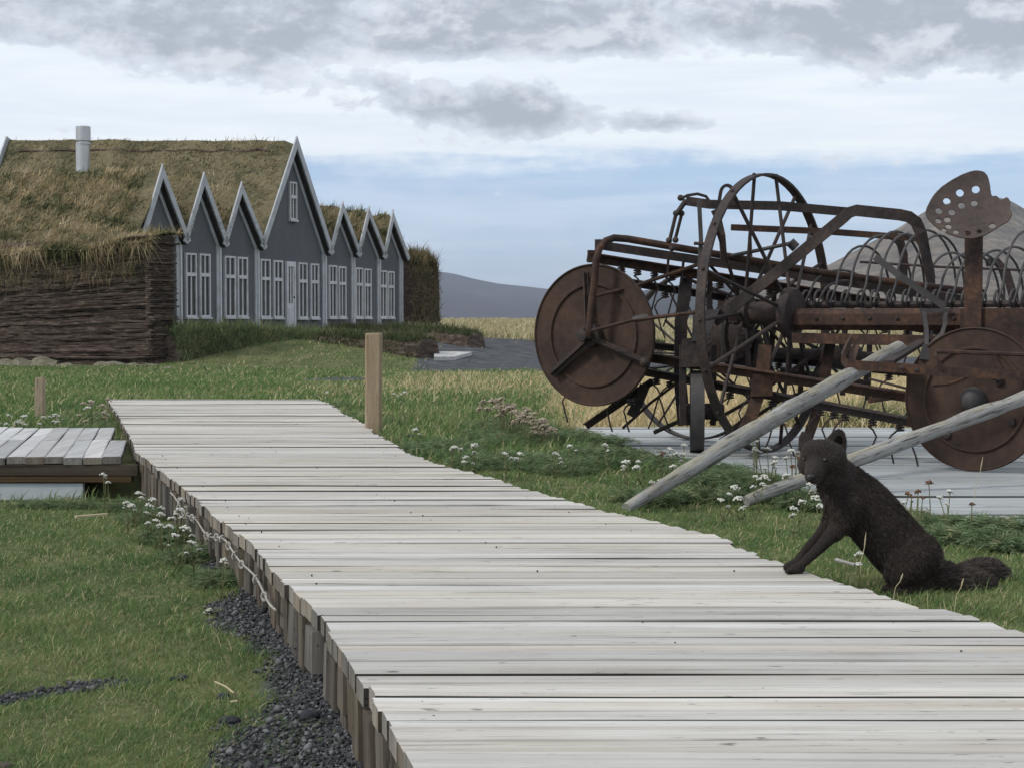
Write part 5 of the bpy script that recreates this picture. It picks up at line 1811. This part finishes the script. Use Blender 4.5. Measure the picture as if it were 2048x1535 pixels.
# fur: short strands lying along the coat
nv = len(fme.vertices)
co = np.empty(nv * 3, np.float32); fme.vertices.foreach_get('co', co); co = co.reshape(-1, 3) + fbase
fme.calc_loop_triangles()
nt_ = len(fme.loop_triangles)
tri = np.empty(nt_ * 3, np.int32); fme.loop_triangles.foreach_get('vertices', tri); tri = tri.reshape(-1, 3)
e_a, e_b, e_c = co[tri[:, 0]], co[tri[:, 1]], co[tri[:, 2]]
nrm = np.cross(e_b - e_a, e_c - e_a)
ar = np.linalg.norm(nrm, axis=1)
nrm = nrm / (ar[:, None] + 1e-12)
NF = 110000
pick = rng.choice(nt_, NF, p=ar / ar.sum())
r1, r2 = np.sqrt(rng.random(NF)), rng.random(NF)
fp_ = e_a[pick] * (1 - r1)[:, None] + e_b[pick] * (r1 * (1 - r2))[:, None] + e_c[pick] * (r1 * r2)[:, None]
fn_ = nrm[pick]
ipx = 1024 + F * fp_[:, 0] / fp_[:, 1]
ipy = HOR - F * (fp_[:, 2] - EYE) / fp_[:, 1]
head = (ipy < 968) & (ipx < 1712)
tailm = ipx > 1880
legm = (~head) & (ipx < 1676) & (ipy > 1040)
nose = fx(1622, 954, -0.14)
flow = np.tile(np.array([0.55, 0.0, -0.83]), (NF, 1))
flow[head] = fp_[head] - nose
flow[tailm] = np.array([1.0, 0.1, -0.05])
flow[legm] = np.array([-0.6, 0, -0.8])
flow /= np.linalg.norm(flow, axis=1)[:, None]
flow = flow - fn_ * np.sum(flow * fn_, 1)[:, None]
flow /= np.linalg.norm(flow, axis=1)[:, None] + 1e-6
ln = np.where(head, 0.0065, np.where(tailm, 0.016, np.where(legm, 0.005, 0.0125))) * rng.uniform(0.6, 1.3, NF)
ears = head & (ipy < 893)
ln = np.where(ears, 0.005, ln)
bare = (np.hypot(ipx - 1622, ipy - 953) < 12) | (np.hypot(ipx - 1608, ipy - 917) < 6) | (np.hypot(ipx - 1650, ipy - 919) < 6)
ln = np.where(bare, 0.0012, ln)
ln = np.where(head & (np.hypot(ipx - 1626, ipy - 942) < 30), np.minimum(ln, 0.004), ln)
dirv = fn_ * 0.42 + flow * 0.9 + rng.normal(0, 0.13, (NF, 3))
dirv /= np.linalg.norm(dirv, axis=1)[:, None]
sidev = np.cross(dirv, rng.normal(0, 1, (NF, 3)))
sidev /= np.linalg.norm(sidev, axis=1)[:, None]
wv = (sidev * (0.0007 * np.where(head | legm, 0.75, 1.1))[:, None])
b0 = fp_ - fn_ * 0.001
V = np.stack([b0 - wv, b0 + wv, b0 + dirv * ln[:, None]], 1).reshape(-1, 3) - fbase
FC = np.array([(0.028, 0.0235, 0.0212), (0.038, 0.0318, 0.0285), (0.052, 0.0432, 0.0385), (0.085, 0.070, 0.061)])
cs = FC[np.clip((rng.random(NF) ** 1.5 * 4), 0, 3).astype(int)]
muz = head & (np.hypot(ipx - 1626, ipy - 945) < 24)
cs = cs * (np.where(muz, 2.4, np.where(head, 1.5, np.where(tailm, 1.5, 1.0))))[:, None]
cc_ = np.repeat(cs[:, None, :], 3, 1); cc_[:, 2] *= 1.6
me = fast_mesh('fur', V, None, np.arange(NF * 3).reshape(-1, 3), cc_.reshape(-1, 3))
fo = link('fur', me, M['fur'], fox)
fo['kind'] = 'stuff'

M['eye'] = noisy('amber_eye', [(0.3, (0.018, 0.013, 0.009)), (0.7, (0.045, 0.033, 0.022))], 60, rough=0.12, spec=0.5, bstr=0.0)
M['nose'] = noisy('wet_nose', [(0.3, (0.004, 0.004, 0.004)), (0.7, (0.009, 0.008, 0.008))], 90, rough=0.35, spec=0.6, bstr=0.2)
from mathutils.bvhtree import BVHTree
bvh = BVHTree.FromPolygons([tuple(v) for v in co], [tuple(t) for t in tri])


def face_at(px, py):
    r = ray(px, py)
    h, n_, _, _ = bvh.ray_cast(Vector(tuple(CAM)), Vector(tuple(r)).normalized())
    return np.array(h), np.array(n_)


for px, py in ((1608, 917), (1650, 919)):
    h, n_ = face_at(px, py)
    mb = MB(); mb.ball(h - n_ * 0.0012, 0.0056, 14, 10)
    ey = mb.build('eye', M['eye'], fox, smooth='all')
    mb = MB(); mb.ball(h + (CAM - h) / np.linalg.norm(CAM - h) * 0.003, 0.0030, 10, 8); mb.build('pupil', M['nose'], ey, smooth='all')
h, n_ = face_at(1621, 953)
mb = MB(); mb.ball(h + np.array([0, -0.0015, 0.0005]), (0.0105, 0.0075, 0.0075), 16, 10); mb.build('nose', M['nose'], fox, smooth='all')
# dark hollow of the ear that is turned to the viewer
a, u, s, f_, L = e2
mb = MB()
M['earin'] = noisy('dark_inner_ear', [(0.3, (0.004, 0.0035, 0.0035)), (0.7, (0.010, 0.009, 0.008))], 40, rough=1.0, spec=0.05, bstr=0.2)
h, n_ = face_at(1676, 884)
mb.ball(h - n_ * 0.001 - u * 0.001, (10 * UP, 0.0020, 16 * UP), 16, 10, np.stack([s, f_, u], 1)); mb.build('inner_ear', M['earin'], fox, smooth='all')
# ------------------------------------------------------------------ grass
def free(x, y):
    """true where turf can grow"""
    bad = (x > bw_left(y) - 0.01) & (x < bw_right(y) + 0.015) & (y < BW_END)
    bad |= (y > yf - 0.01) & (y < yb + 0.02) & (x < bw_left(y))
    bad |= (y > 5.52) & (y < 10.75) & (x > pf_left(y) + 0.02)
    s = (x - FA[0]) * FN[0] + (y - FA[1]) * FN[1]
    t = (x - FA[0]) * FU[0] + (y - FA[1]) * FU[1]
    bad |= (s < 0.1) & (t > -4) & (t < 14) & (s > -15)
    return ~bad


def lay_grass(name, label, N, dlo, dhi, hfun, wfun, ulim=0.42, gr=0.25, cat='grass', dryonly=None, leanx=0.25, bright=1.0):
    d = np.exp(rng.uniform(math.log(dlo), math.log(dhi), N))
    u = rng.uniform(-ulim, ulim, N)
    x, y = u * d, d
    r1, r2, r3 = rng.random(N), rng.random(N), rng.random(N)
    g = gravel_mask(x, y)
    keep = free(x, y) & (r3 > g * (1 - 0.02 * gr))
    dr = dry_mask(x, y)
    if dryonly is True: keep &= dr > 0.55 + 0.3 * (r3 - 0.5)
    if dryonly is False: keep &= dr <= 0.75
    x, y, r1, r2, dr = x[keep], y[keep], r1[keep], r2[keep], dr[keep]
    n = len(x)
    base = np.stack([x, y, height(x, y) - 0.004], 1)
    H = hfun(x, y, dr, rng.random(n))
    Wd = wfun(y)
    lean = rng.normal(0, 1, (n, 3)) * (H * 0.55)[:, None]
    lean[:, 0] += H * leanx
    lean[:, 2] = -np.abs(lean[:, 2]) * 0.5
    col = turf_colour(x, y, r1, r2) * bright
    me = blade_mesh(name, base, H, Wd, lean, col)
    return tag(link(name, me, M['leaf']), label, cat, kind='stuff')


lay_grass('lawn_grass', 'short green lawn grass beside the boardwalk', 430000, 2.3, 8.5, lambda x, y, dr, r: (0.013 + 0.022 * r ** 2 + 0.03 * (r > 0.994)) * (0.9 + 0.5 * np.clip(wob(x, y, 0.13, 4.0) + 0.4 * wob(x, y, 0.5, 8.0), -0.6, 1.0)), lambda y: 0.0019 + 0.0005 * (y - 3), ulim=0.40, dryonly=False)
lay_grass('meadow_grass', 'rougher green grass sloping away to the farmhouse', 170000, 8.0, 62, lambda x, y, dr, r: (0.03 + 0.05 * r ** 2) * (1 + y / 60), lambda y: 0.003 + 0.0006 * y, ulim=0.38, dryonly=False)
lay_grass('dry_grass', 'tall straw-coloured grass behind the machinery and over the plain', 70000, 10.5, 30, lambda x, y, dr, r: 0.08 + 0.16 * r, lambda y: 0.004 + 0.0004 * y, ulim=0.38, dryonly=True, leanx=0.15)
lay_grass('plain_grass', 'pale dry grass of the open plain beyond the road', 70000, 53, 420, lambda x, y, dr, r: (0.18 + 0.30 * r) * (0.7 + y / 200), lambda y: 0.012 + 0.0007 * y, ulim=0.38, dryonly=True, leanx=0.2)


# ------------------------------------------------------------------ feathery leaves in patches
def fronds(name, label, patches, per, size):
    """patches: (x, y, radius x, radius y, weight); every frond is a bent rib with side leaflets"""
    bx, by, sz = [], [], []
    for px, py_, rx, ry, w in patches:
        n = int(per * w)
        a, r = rng.uniform(0, 2 * math.pi, n), np.sqrt(rng.random(n))
        bx.append(px + rx * r * np.cos(a)); by.append(py_ + ry * r * np.sin(a)); sz.append(np.full(n, 1.0) * (1.1 - 0.5 * r))
    x, y, sz = np.concatenate(bx), np.concatenate(by), np.concatenate(sz)
    ok = (free(x, y) | ((y > 5.6) & (x < pf_left(y) + 0.12) & (x > bw_right(y)))) & ~((x > bw_left(y) - 0.02) & (x < bw_right(y) + 0.03) & (y < BW_END))
    x, y, sz = x[ok], y[ok], sz[ok]
    n = len(x)
    b = np.stack([x, y, height(x, y) - 0.005], 1)
    az_ = rng.uniform(0, 2 * math.pi, n)
    L = size * sz * rng.uniform(0.6, 1.3, n)
    out = np.stack([np.cos(az_), np.sin(az_), np.zeros(n)], 1)
    sd = np.stack([-np.sin(az_), np.cos(az_), np.zeros(n)], 1)
    steep = rng.uniform(0.5, 1.3, n)
    K = 8
    GC = np.array([(0.11, 0.165, 0.080), (0.155, 0.215, 0.110), (0.205, 0.265, 0.145), (0.28, 0.27, 0.15)])
    col = GC[np.clip(rng.random(n) * 3.3, 0, 3).astype(int)] * rng.uniform(0.7, 1.2, n)[:, None]
    Vs, Ts = [], []
    for k_ in range(K):
        t = (k_ + 0.6) / K
        rib = b + out * (L * t * 0.75)[:, None] + Z0 * (L * (steep * t - 0.75 * steep * t * t))[:, None]
        t2 = t + 0.10
        rib2 = b + out * (L * t2 * 0.75)[:, None] + Z0 * (L * (steep * t2 - 0.75 * steep * t2 * t2))[:, None]
        wl = (L * 0.20 * math.sin(min(1.0, t * 0.85 + 0.15) * math.pi) ** 0.7)
        for sg in (-1, 1):
            tip = rib2 + sd * (wl * sg)[:, None] + out * (L * 0.08)[:, None] + Z0 * (wl * rng.uniform(-0.2, 0.5, n))[:, None]
            Vs.append(np.stack([rib, rib * 0.45 + rib2 * 0.55, tip], 1))
    V = np.concatenate(Vs, 0)
    m = len(V)
    c = np.tile(np.repeat(col[:, None, :], 3, 1), (2 * K, 1, 1))
    me = fast_mesh(name, V.reshape(-1, 3), None, np.arange(m * 3).reshape(-1, 3), c.reshape(-1, 3))
    return tag(link(name, me, M['leaf']), label, 'ground cover', kind='stuff')


def gp(px, py, z=0.0):
    q = G(px, py, z)
    return q[0], q[1]


pat = []
for px, py, rx, ry, w in [(830, 905, 0.10, 0.4, 0.6), (900, 900, 0.18, 0.5, 1.0), (960, 930, 0.14, 0.35, 0.8), (1050, 930, 0.16, 0.4, 1.0), (1120, 940, 0.14, 0.3, 0.8), (1000, 880, 0.25, 0.6, 1.2), (1000, 855, 0.28, 0.5, 1.0), (1060, 862, 0.28, 0.5, 1.0), (1080, 880, 0.2, 0.5, 0.8),
                          (1180, 920, 0.18, 0.35, 1.0), (1230, 915, 0.16, 0.3, 1.1), (1290, 910, 0.15, 0.3, 1.2), (1350, 925, 0.16, 0.25, 1.2), (1400, 940, 0.14, 0.22, 1.2), (1440, 955, 0.14, 0.2, 1.5), (1500, 960, 0.14, 0.2, 1.6), (1550, 965, 0.12, 0.2, 1.3),
                          (1440, 985, 0.10, 0.12, 0.6), (1330, 990, 0.10, 0.10, 0.7), (1290, 1000, 0.08, 0.10, 0.6), (1570, 985, 0.10, 0.10, 0.8), (1620, 1000, 0.10, 0.08, 0.6), (1480, 940, 0.14, 0.2, 1.4), (1530, 945, 0.12, 0.2, 1.4), (1420, 915, 0.12, 0.2, 0.9), (1160, 880, 0.16, 0.5, 1.0), (1220, 888, 0.16, 0.4, 1.0), (1860, 1050, 0.12, 0.14, 1.1), (1930, 1050, 0.12, 0.14, 1.4), (1990, 1055, 0.12, 0.14, 1.3), (2050, 1060, 0.12, 0.14, 1.2), (2120, 1065, 0.12, 0.14, 1.0), (1900, 1075, 0.10, 0.09, 0.7), (2030, 1090, 0.12, 0.09, 0.7), (1800, 1035, 0.1, 0.12, 0.7),
                          (690, 840, 0.12, 0.5, 0.5), (660, 815, 0.15, 0.6, 0.5)]:
    x_, y_ = gp(px, py)
    pat.append((x_, y_, rx, ry, w))
fronds('yarrow_leaves', 'feathery green yarrow leaves crowding the verge between boardwalk and platform', pat, 620, 0.15)
pat = []
for px, py, rx, ry, w in [(262, 960, 0.10, 0.2, 1.0), (300, 1010, 0.10, 0.25, 1.3), (340, 1060, 0.09, 0.2, 1.2), (385, 1095, 0.07, 0.15, 0.8), (280, 985, 0.12, 0.25, 0.9), (430, 1150, 0.06, 0.12, 0.5), (225, 965, 0.2, 0.12, 0.6), (120, 985, 0.3, 0.10, 0.6)]:
    x_, y_ = gp(px, py, -0.1)
    pat.append((x_, y_, rx, ry, w))
for px, py, rx, ry, w in [(215, 850, 0.25, 0.6, 0.8), (185, 835, 0.3, 0.6, 0.7), (240, 868, 0.12, 0.3, 0.5), (285, 912, 0.05, 0.15, 0.4)]:
    x_, y_ = gp(px, py, 0.0)
    pat.append((x_, y_, rx, ry, w))
fronds('verge_leaves', 'feathery weeds along the open left side of the boardwalk', pat, 520, 0.12)

pat = []
for i in range(70):
    d_ = math.exp(random.uniform(math.log(2.8), math.log(8.0)))
    pat.append((random.uniform(-0.36, -0.06) * d_ - 0.15, d_, random.uniform(0.06, 0.22), random.uniform(0.05, 0.2), random.uniform(0.4, 1.2)))
for i in range(45):
    d_ = math.exp(random.uniform(math.log(3.6), math.log(7.0)))
    pat.append((float(bw_right(d_)) + random.uniform(0.0, 0.6), d_, random.uniform(0.05, 0.18), random.uniform(0.05, 0.15), random.uniform(0.4, 1.0)))
fronds('lawn_weeds', 'tiny leafy weeds and moss cushions scattered through the lawn', pat, 85, 0.034)
# green tufts showing through and behind the platform
def rough_tuft(px, py, rx, ry, N, h, z=0.0, label=''):
    x_, y_ = gp(px, py, z)
    a, r = rng.uniform(0, 2 * math.pi, N), np.sqrt(rng.random(N))
    x, y = x_ + rx * r * np.cos(a), y_ + ry * r * np.sin(a)
    base = np.stack([x, y, height(x, y)], 1)
    H = h * rng.uniform(0.4, 1.1, N)
    lean = rng.normal(0, 1, (N, 3)) * (H * 0.4)[:, None]; lean[:, 2] = -np.abs(lean[:, 2])
    col = GREENS[rng.integers(0, 3, N)] * rng.uniform(0.6, 1.1, N)[:, None]
    me = blade_mesh('grass_tuft', base, H, np.full(N, 0.006), lean, col)
    o = link('grass_tuft', me, M['leaf'])
    return tag(o, label, 'grass', kind='stuff')


rough_tuft(1740, 845, 0.9, 0.5, 3500, 0.22, 0.0, 'rank green grass growing behind the platform under the rake')
rough_tuft(2010, 850, 0.8, 0.5, 1800, 0.18, 0.0, 'green grass behind the platform beside the domed disc')

# ------------------------------------------------------------------ flowers
M['stem'] = noisy('yarrow_stem', [(0.3, (0.09, 0.11, 0.045)), (0.7, (0.17, 0.17, 0.08))], 30, rough=0.8)
M['petal'] = noisy('white_yarrow', [(0.3, (0.46, 0.45, 0.38)), (0.6, (0.70, 0.69, 0.63))], 120, rough=0.8)
M['spent'] = noisy('faded_yarrow', [(0.3, (0.26, 0.20, 0.13)), (0.6, (0.48, 0.41, 0.32))], 120, rough=0.9)
M['brown'] = noisy('brown_seed_heads', [(0.3, (0.10, 0.045, 0.025)), (0.6, (0.22, 0.11, 0.06))], 120, rough=0.9)


def yarrow(base, heads, kind, label, group):
    """heads: points in space; every head a flat cluster of tiny florets on branching stalks"""
    root = thing('yarrow_plant', base, label, 'flower', group)
    base = np.asarray(base, float)
    for h, r in heads:
        h = np.asarray(h, float)
        mb = MB()
        bend = base + (h - base) * 0.5 + np.array([random.uniform(-0.012, 0.012), random.uniform(-0.012, 0.012), 0])
        fork = h - Z0 * r * 0.75
        mb.tube([base, bend, fork], [0.0022, 0.002, 0.0017], 5)
        spots = []
        tlt = np.array([random.uniform(-0.3, 0.3), random.uniform(-0.5, 0.1)])
        for q in range(17):
            a = q * 2.4
            rr = r * math.sqrt(q / 17) * random.uniform(0.75, 1.2)
            ox, oy = rr * math.cos(a), rr * math.sin(a)
            spots.append(h + np.array([ox, oy, ox * tlt[0] + oy * tlt[1] - 0.45 * rr * rr / r + random.uniform(-0.22, 0.22) * r]))
        for q in range(0, 17, 3): mb.tube([fork, spots[q] - Z0 * 0.002], 0.0012, 4)
        for sd_ in range(3):                                   # small ferny leaves up the stalk
            f = base + (bend - base) * (0.3 + 0.3 * sd_)
            a = random.uniform(0, 6.28)
            tip = f + np.array([0.03 * math.cos(a), 0.03 * math.sin(a), 0.015])
            w_ = np.array([-math.sin(a), math.cos(a), 0]) * 0.004
            mb.add([f - w_ * 0.3, f + w_ * 0.3, (f + tip) / 2 + w_, tip, (f + tip) / 2 - w_], [(0, 1, 2, 3, 4)])
        st = mb.build('stem', M['stem'], root)
        mb = MB()
        for s in spots: mb.ball(s, (r * random.uniform(0.18, 0.30), r * random.uniform(0.18, 0.30), r * 0.20), 6, 4)
        o = mb.build('flower_head', M[kind], root)
        o['kind'] = 'stuff'
    return root


def yarrow_px(px, py, dbase, kind, r, label, group, extra=()):
    hs = []
    b = None
    for (x_, y_) in [(px, py)] + list(extra):
        h = P(x_, y_, dbase + random.uniform(-0.05, 0.05))
        if b is None:
            bx_ = h[0] + random.uniform(-0.02, 0.02)
            b = (bx_, dbase, float(height(bx_, dbase)) - 0.01)
        hs.append((h, r * random.uniform(0.75, 1.15)))
        for q in range(random.choice([0, 1, 1, 2])):
            hs.append((h + np.array([random.uniform(-1.9, 1.9) * r, random.uniform(-1.5, 1.5) * r, -random.uniform(0.5, 2.2) * r]), r * random.uniform(0.4, 0.85)))
    return yarrow(b, hs, kind, label, group)


YL = 'white yarrow flowering beside the open left side of the boardwalk'
YR = 'white yarrow flowering among the wooden shafts and the boardwalk edge'
for px, py, d, ex in [(276, 983, 6.75, [(263, 1008)]), (252, 1003, 6.55, []), (298, 1008, 6.35, [(306, 996)]), (322, 1025, 6.05, [(312, 1038)]), (343, 1034, 5.9, [(338, 1050)]), (362, 997, 6.1, [(358, 1016)]),
                      (371, 1052, 5.65, []), (350, 1068, 5.55, []), (384, 1082, 5.4, []), (207, 946, 7.6, []), (216, 962, 7.4, []), (446, 1117, 4.95, [])]:
    yarrow_px(px, py, d, 'petal', 0.017, YL, 'yarrow on the left of the boardwalk', ex)
yarrow_px(418, 1217, 4.75, 'petal', 0.010, 'tiny white flower pair growing on the dark gravel', 'flowers on gravel', [(420, 1231)]).__class__
for px, py, d, ex in [(1340, 895, 7.2, [(1354, 905)]), (1368, 888, 7.3, []), (1345, 930, 6.9, []), (1252, 920, 7.1, []), (1277, 921, 7.2, [(1272, 932)]), (1322, 958, 6.7, [(1304, 962)]),
                      (1518, 842, 7.4, []), (1512, 879, 7.0, []), (1535, 895, 6.9, [(1516, 900)]), (1548, 922, 6.8, []), (1514, 952, 6.5, [(1530, 951)]), (1572, 948, 6.6, []), (1582, 898, 6.9, []),
                      (1470, 971, 6.4, []), (1442, 997, 6.2, []), (1476, 993, 6.15, []), (1620, 966, 6.0, []), (1604, 1000, 5.7, []), (1632, 992, 5.8, []), (1588, 1014, 5.6, []), (1644, 1010, 5.6, []),
                      (1210, 888, 7.8, []), (1140, 890, 7.6, []), (1112, 905, 7.5, []), (1040, 905, 7.4, []), (948, 888, 7.8, []), (932, 912, 7.4, []), (908, 892, 7.8, []), (830, 857, 9.2, []), (1010, 905, 7.5, []),
                      (788, 787, 11.5, []), (810, 783, 11.6, []), (654, 783, 13.0, [])]:
    if py < 800: lb, gp_ = 'small white yarrow beyond the tall marker post', 'yarrow beyond the tall post'
    elif px < 1000: lb, gp_ = 'white yarrow in the verge between the tall post and the faded stand', 'yarrow by the tall post'
    elif px < 1300: lb, gp_ = 'white yarrow between the boardwalk edge and the platform corner', 'yarrow by the platform corner'
    elif px < 1400: lb, gp_ = 'white yarrow clump just behind the foot of the lichened shaft', 'yarrow behind the lichened shaft'
    elif px < 1585: lb, gp_ = 'tall white yarrow growing between the two wooden shafts', 'yarrow between the shafts'
    else: lb, gp_ = 'low white yarrow at the breast of the fox', 'yarrow by the fox'
    yarrow_px(px, py, d, 'petal', 0.019, lb, gp_, ex)
yarrow_px(1717, 1104, 4.3, 'petal', 0.012, 'single white daisy-like flower under the belly of the fox', 'flower by fox')
# dry, faded stand by the far end of the platform
for i in range(34):
    px = 975 + 122 * (i / 33) + random.uniform(-9, 9)
    py = 803 + 46 * (i / 33) ** 1.3 + random.uniform(-14, 16)
    yarrow_px(px, py, 10.3 - 0.9 * i / 33 + random.uniform(-0.3, 0.3), 'spent', 0.030, 'faded yarrow gone pale brown in a thick stand near the disc', 'faded yarrow stand')
for i in range(12):
    px, py = random.uniform(140, 235), random.uniform(796, 852)
    yarrow_px(px, py, random.uniform(10.8, 12.0), 'spent' if i % 3 else 'petal', 0.024, 'faded yarrow behind the joint of the two boardwalks', 'yarrow behind the side boardwalk')
for i in range(24):
    px, py = random.uniform(-30, 150), random.uniform(828, 846)
    yarrow_px(px, py, random.uniform(11.0, 12.2), 'petal', 0.022, 'low cream flower in the strip behind the side boardwalk', 'cream flowers behind the side boardwalk')
for px, py, d in [(1817, 985, 5.7), (1836, 980, 5.75), (1858, 962, 5.8), (1845, 992, 5.7), (1944, 1005, 5.6), (1325, 905, 7.0), (1596, 905, 6.9), (1585, 930, 6.8)]:
    yarrow_px(px, py, d, 'brown', 0.014, 'rust-brown seed head standing over the green verge', 'brown seed heads')
for px, py, d in [(1880, 992, 5.7), (1900, 980, 5.75), (1808, 1002, 5.6)]:
    yarrow_px(px, py, d, 'petal', 0.013, 'pale yarrow head between the fox and the platform', 'pale yarrow behind the fox')

# single seeding grass stalks
M['straw'] = noisy('straw', [(0.3, (0.34, 0.28, 0.16)), (0.7, (0.50, 0.43, 0.28))], 40, rough=0.9)
for (x0, y0), (x1, y1), d in [((1908, 1222), (1927, 1155), 4.05), ((1785, 1195), (1806, 1145), 4.2), ((1720, 1090), (1732, 1063), 4.35), ((1945, 945), (1966, 912), 6.3), ((1115, 975), (1094, 960), 6.6), ((1010, 970), (1008, 945), 7.0), ((1555, 1060), (1553, 1030), 5.3), ((2008, 1262), (2010, 1240), 3.75)]:
    a, b = P(x0, y0, d), P(x1, y1, d)
    a[2] = min(a[2], float(height(a[0], a[1])))
    mb = MB(); mid = (a + b) / 2 + np.array([-0.006, 0, 0.004])
    mb.tube([a, mid, b - (b - a) * 0.25], 0.0011, 4); mb.tube([b - (b - a) * 0.25, b - (b - a) * 0.12, b], [0.0012, 0.0024, 0.0008], 5)
    tag(mb.build('grass_stalk', M['straw'], loc=a), 'single pale seeding grass stalk rising from the verge', 'grass stalk', 'seeding grass stalks')

# ------------------------------------------------------------------ stones
def stone_mesh(seed):
    """small angular stone: a skewed, dented box with cut corners"""
    r = np.random.default_rng(seed)
    v = np.array([(0, 0, 1), (1, 0, 0.2), (0.2, 1, 0), (-1, 0.2, 0.1), (-0.1, -1, 0.2), (0.6, 0.6, 0.6), (-0.5, -0.6, 0.7), (0.6, -0.6, 0.5), (0, 0, -0.7)], float)
    v *= r.uniform(0.7, 1.25, (len(v), 1)) * np.array([1, r.uniform(0.7, 1), r.uniform(0.6, 0.95)])
    f = [(0, 6, 7), (0, 7, 1), (0, 1, 5), (0, 5, 2), (0, 2, 3), (0, 3, 6), (6, 4, 7), (7, 4, 1), (1, 2, 5), (3, 4, 6), (8, 1, 4), (8, 2, 1), (8, 3, 2), (8, 4, 3)]
    return v, f


sv_, sf_, nbase = [], [], 0
protos = [stone_mesh(i) for i in range(6)]
tri_p = [np.array([(f[0], f[i], f[i + 1]) for f in fs for i in range(1, len(f) - 1)]) for _, fs in protos]
cx_, cy_ = [], []
N = 84000
y_ = rng.uniform(2.2, 6.2, N); x_ = bw_left(y_) - rng.uniform(-0.25, 1.2, N)
ok = (gravel_mask(x_, y_) > 0.5 + 0.5 * (rng.random(N) - 0.5)) & (rng.random(N) < 0.95)
x_, y_ = x_[ok], y_[ok]
sz = 0.0022 + 0.006 * rng.random(len(x_)) ** 2.5 + 0.008 * (rng.random(len(x_)) > 0.99)
Vs, Ts, Cs = [], [], []
for i in range(len(x_)):
    v, _ = protos[i % 6]
    a = rng.uniform(0, 6.28)
    c, s = math.cos(a), math.sin(a)
    vv = np.stack([v[:, 0] * c - v[:, 1] * s, v[:, 0] * s + v[:, 1] * c, v[:, 2]], 1) * sz[i]
    Vs.append(vv + np.array([x_[i], y_[i], 0])); Ts.append(tri_p[i % 6] + nbase); nbase += len(v)
    g = 0.026 + 0.15 * rng.random() ** 2.0
    Cs.append(np.tile(np.array([g, g * 1.0, g * 1.03]), (len(v), 1)))
V = np.concatenate(Vs)
zg = np.repeat(height(x_, y_), [len(protos[i % 6][0]) for i in range(len(x_))])
V[:, 2] += zg + 0.002
me = fast_mesh('gravel', V, None, np.concatenate(Ts), np.concatenate(Cs))


def grav_fn(k, b):
    at = k.n('ShaderNodeAttribute', attribute_name='Col')
    k.l(at.outputs['Color'], b.inputs['Base Color'])


M['grav'] = mat('loose_basalt_gravel', grav_fn, 0.9, 0.3)
tag(link('gravel', me, M['grav']), 'loose black basalt gravel spilling out below the boardwalk', 'gravel', kind='stuff')
print('gravel', len(x_))

for px, py, r, lab, z in [(822, 876, 0.020, 'black stone lying by the foot of the tall post', 0), (878, 880, 0.020, 'grey stone half sunk in the verge by the black stone', 0), (583, 1208, 0.018, 'grey stone on the gravel by the uprights', -0.09), (447, 1356, 0.015, 'pale rounded stone in the grass between gravel patches', -0.09), (460, 1412, 0.022, 'wide grey stone on the dark gravel', -0.09), (365, 1320, 0.014, 'grey stone at the end of the gravel strip', -0.09), (350, 1322, 0.011, 'small stone beside the one ending the gravel strip', -0.09), (10, 1500, 0.014, 'small pinkish-brown stone in the lawn', -0.1), (620, 1395, 0.02, 'dark stone beside the leaning uprights', -0.09)]:
    q = G(px, py, z)
    mb = MB(); mb.ball((0, 0, 0), 1.0, 12, 8)
    rs = random.Random(px)
    v = []
    for p_ in mb.v:
        w = 1 + 0.22 * mnoise.fractal(Vector(p_) * 1.6 + Vector((px, 0, 0)), 1.0, 2.0, 3)
        v.append(tuple(np.array(p_) * w * np.array([1.15, 0.9, 0.65]) * r + np.array([q[0], q[1], float(height(q[0], q[1])) + r * 0.3])))
    mb.v = v
    tag(mb.build('stone', M['stone'] if px not in (447, 878, 10) else M['seat'] if px == 10 else M['stone'], smooth=True, loc=(q[0], q[1], float(height(q[0], q[1])))), lab, 'stone')

# litter on the lawn
q = G(182, 1037, -0.09)
mb = MB(); mb.bar(q + np.array([-0.055, -0.035, 0.014]), q + np.array([0.055, 0.05, 0.014]), 0.022, 0.008)
tag(mb.build('wood_chip', M['straw'], loc=q), 'pale splinter of wood lying on the left lawn', 'wood chip')
pts = [G(430, 1362, -0.07), G(452, 1372, -0.05), G(468, 1385, -0.04), G(477, 1400, -0.06), G(462, 1402, -0.07)]
mb = MB(); mb.tube(pts, 0.0022, 5)
tag(mb.build('dry_stem', M['straw'], loc=pts[0]), 'curled straw stem lying over the dark gravel', 'stem')
pts = [P(1672, 1101, 4.75), P(1690, 1104, 4.7), P(1710, 1110, 4.65)]
for p_ in pts: p_[2] = float(height(p_[0], p_[1])) + 0.03
mb = MB(); mb.tube(pts, 0.005, 6)
tag(mb.build('stick', M['pole'], loc=pts[0]), 'short grey stick in the grass behind the forelegs of the fox', 'stick')

# ------------------------------------------------------------------ air
mb = MB(); mb.box((0, 4200, 120), (9500, 0, 0), (0, 8400, 0), (0, 0, 140))
hz_ = mb.build('haze', None, loc=(0, 4200, 120))
hm = bpy.data.materials.new('clear_air')
hm.use_nodes = True
k = NT(hm.node_tree)
pv = k.n('ShaderNodeVolumePrincipled')
pv.inputs['Color'].default_value = (0.74, 0.83, 0.98, 1)
pv.inputs['Density'].default_value = 0.00010
pv.inputs['Anisotropy'].default_value = 0.2
ou = k.n('ShaderNodeOutputMaterial')
k.l(pv.outputs[0], ou.inputs['Volume'])
hz_.data.materials.append(hm)
tag(hz_, 'thin blue air between the viewer and the far hills', 'haze', kind='stuff')
S.cycles.volume_max_steps = 64
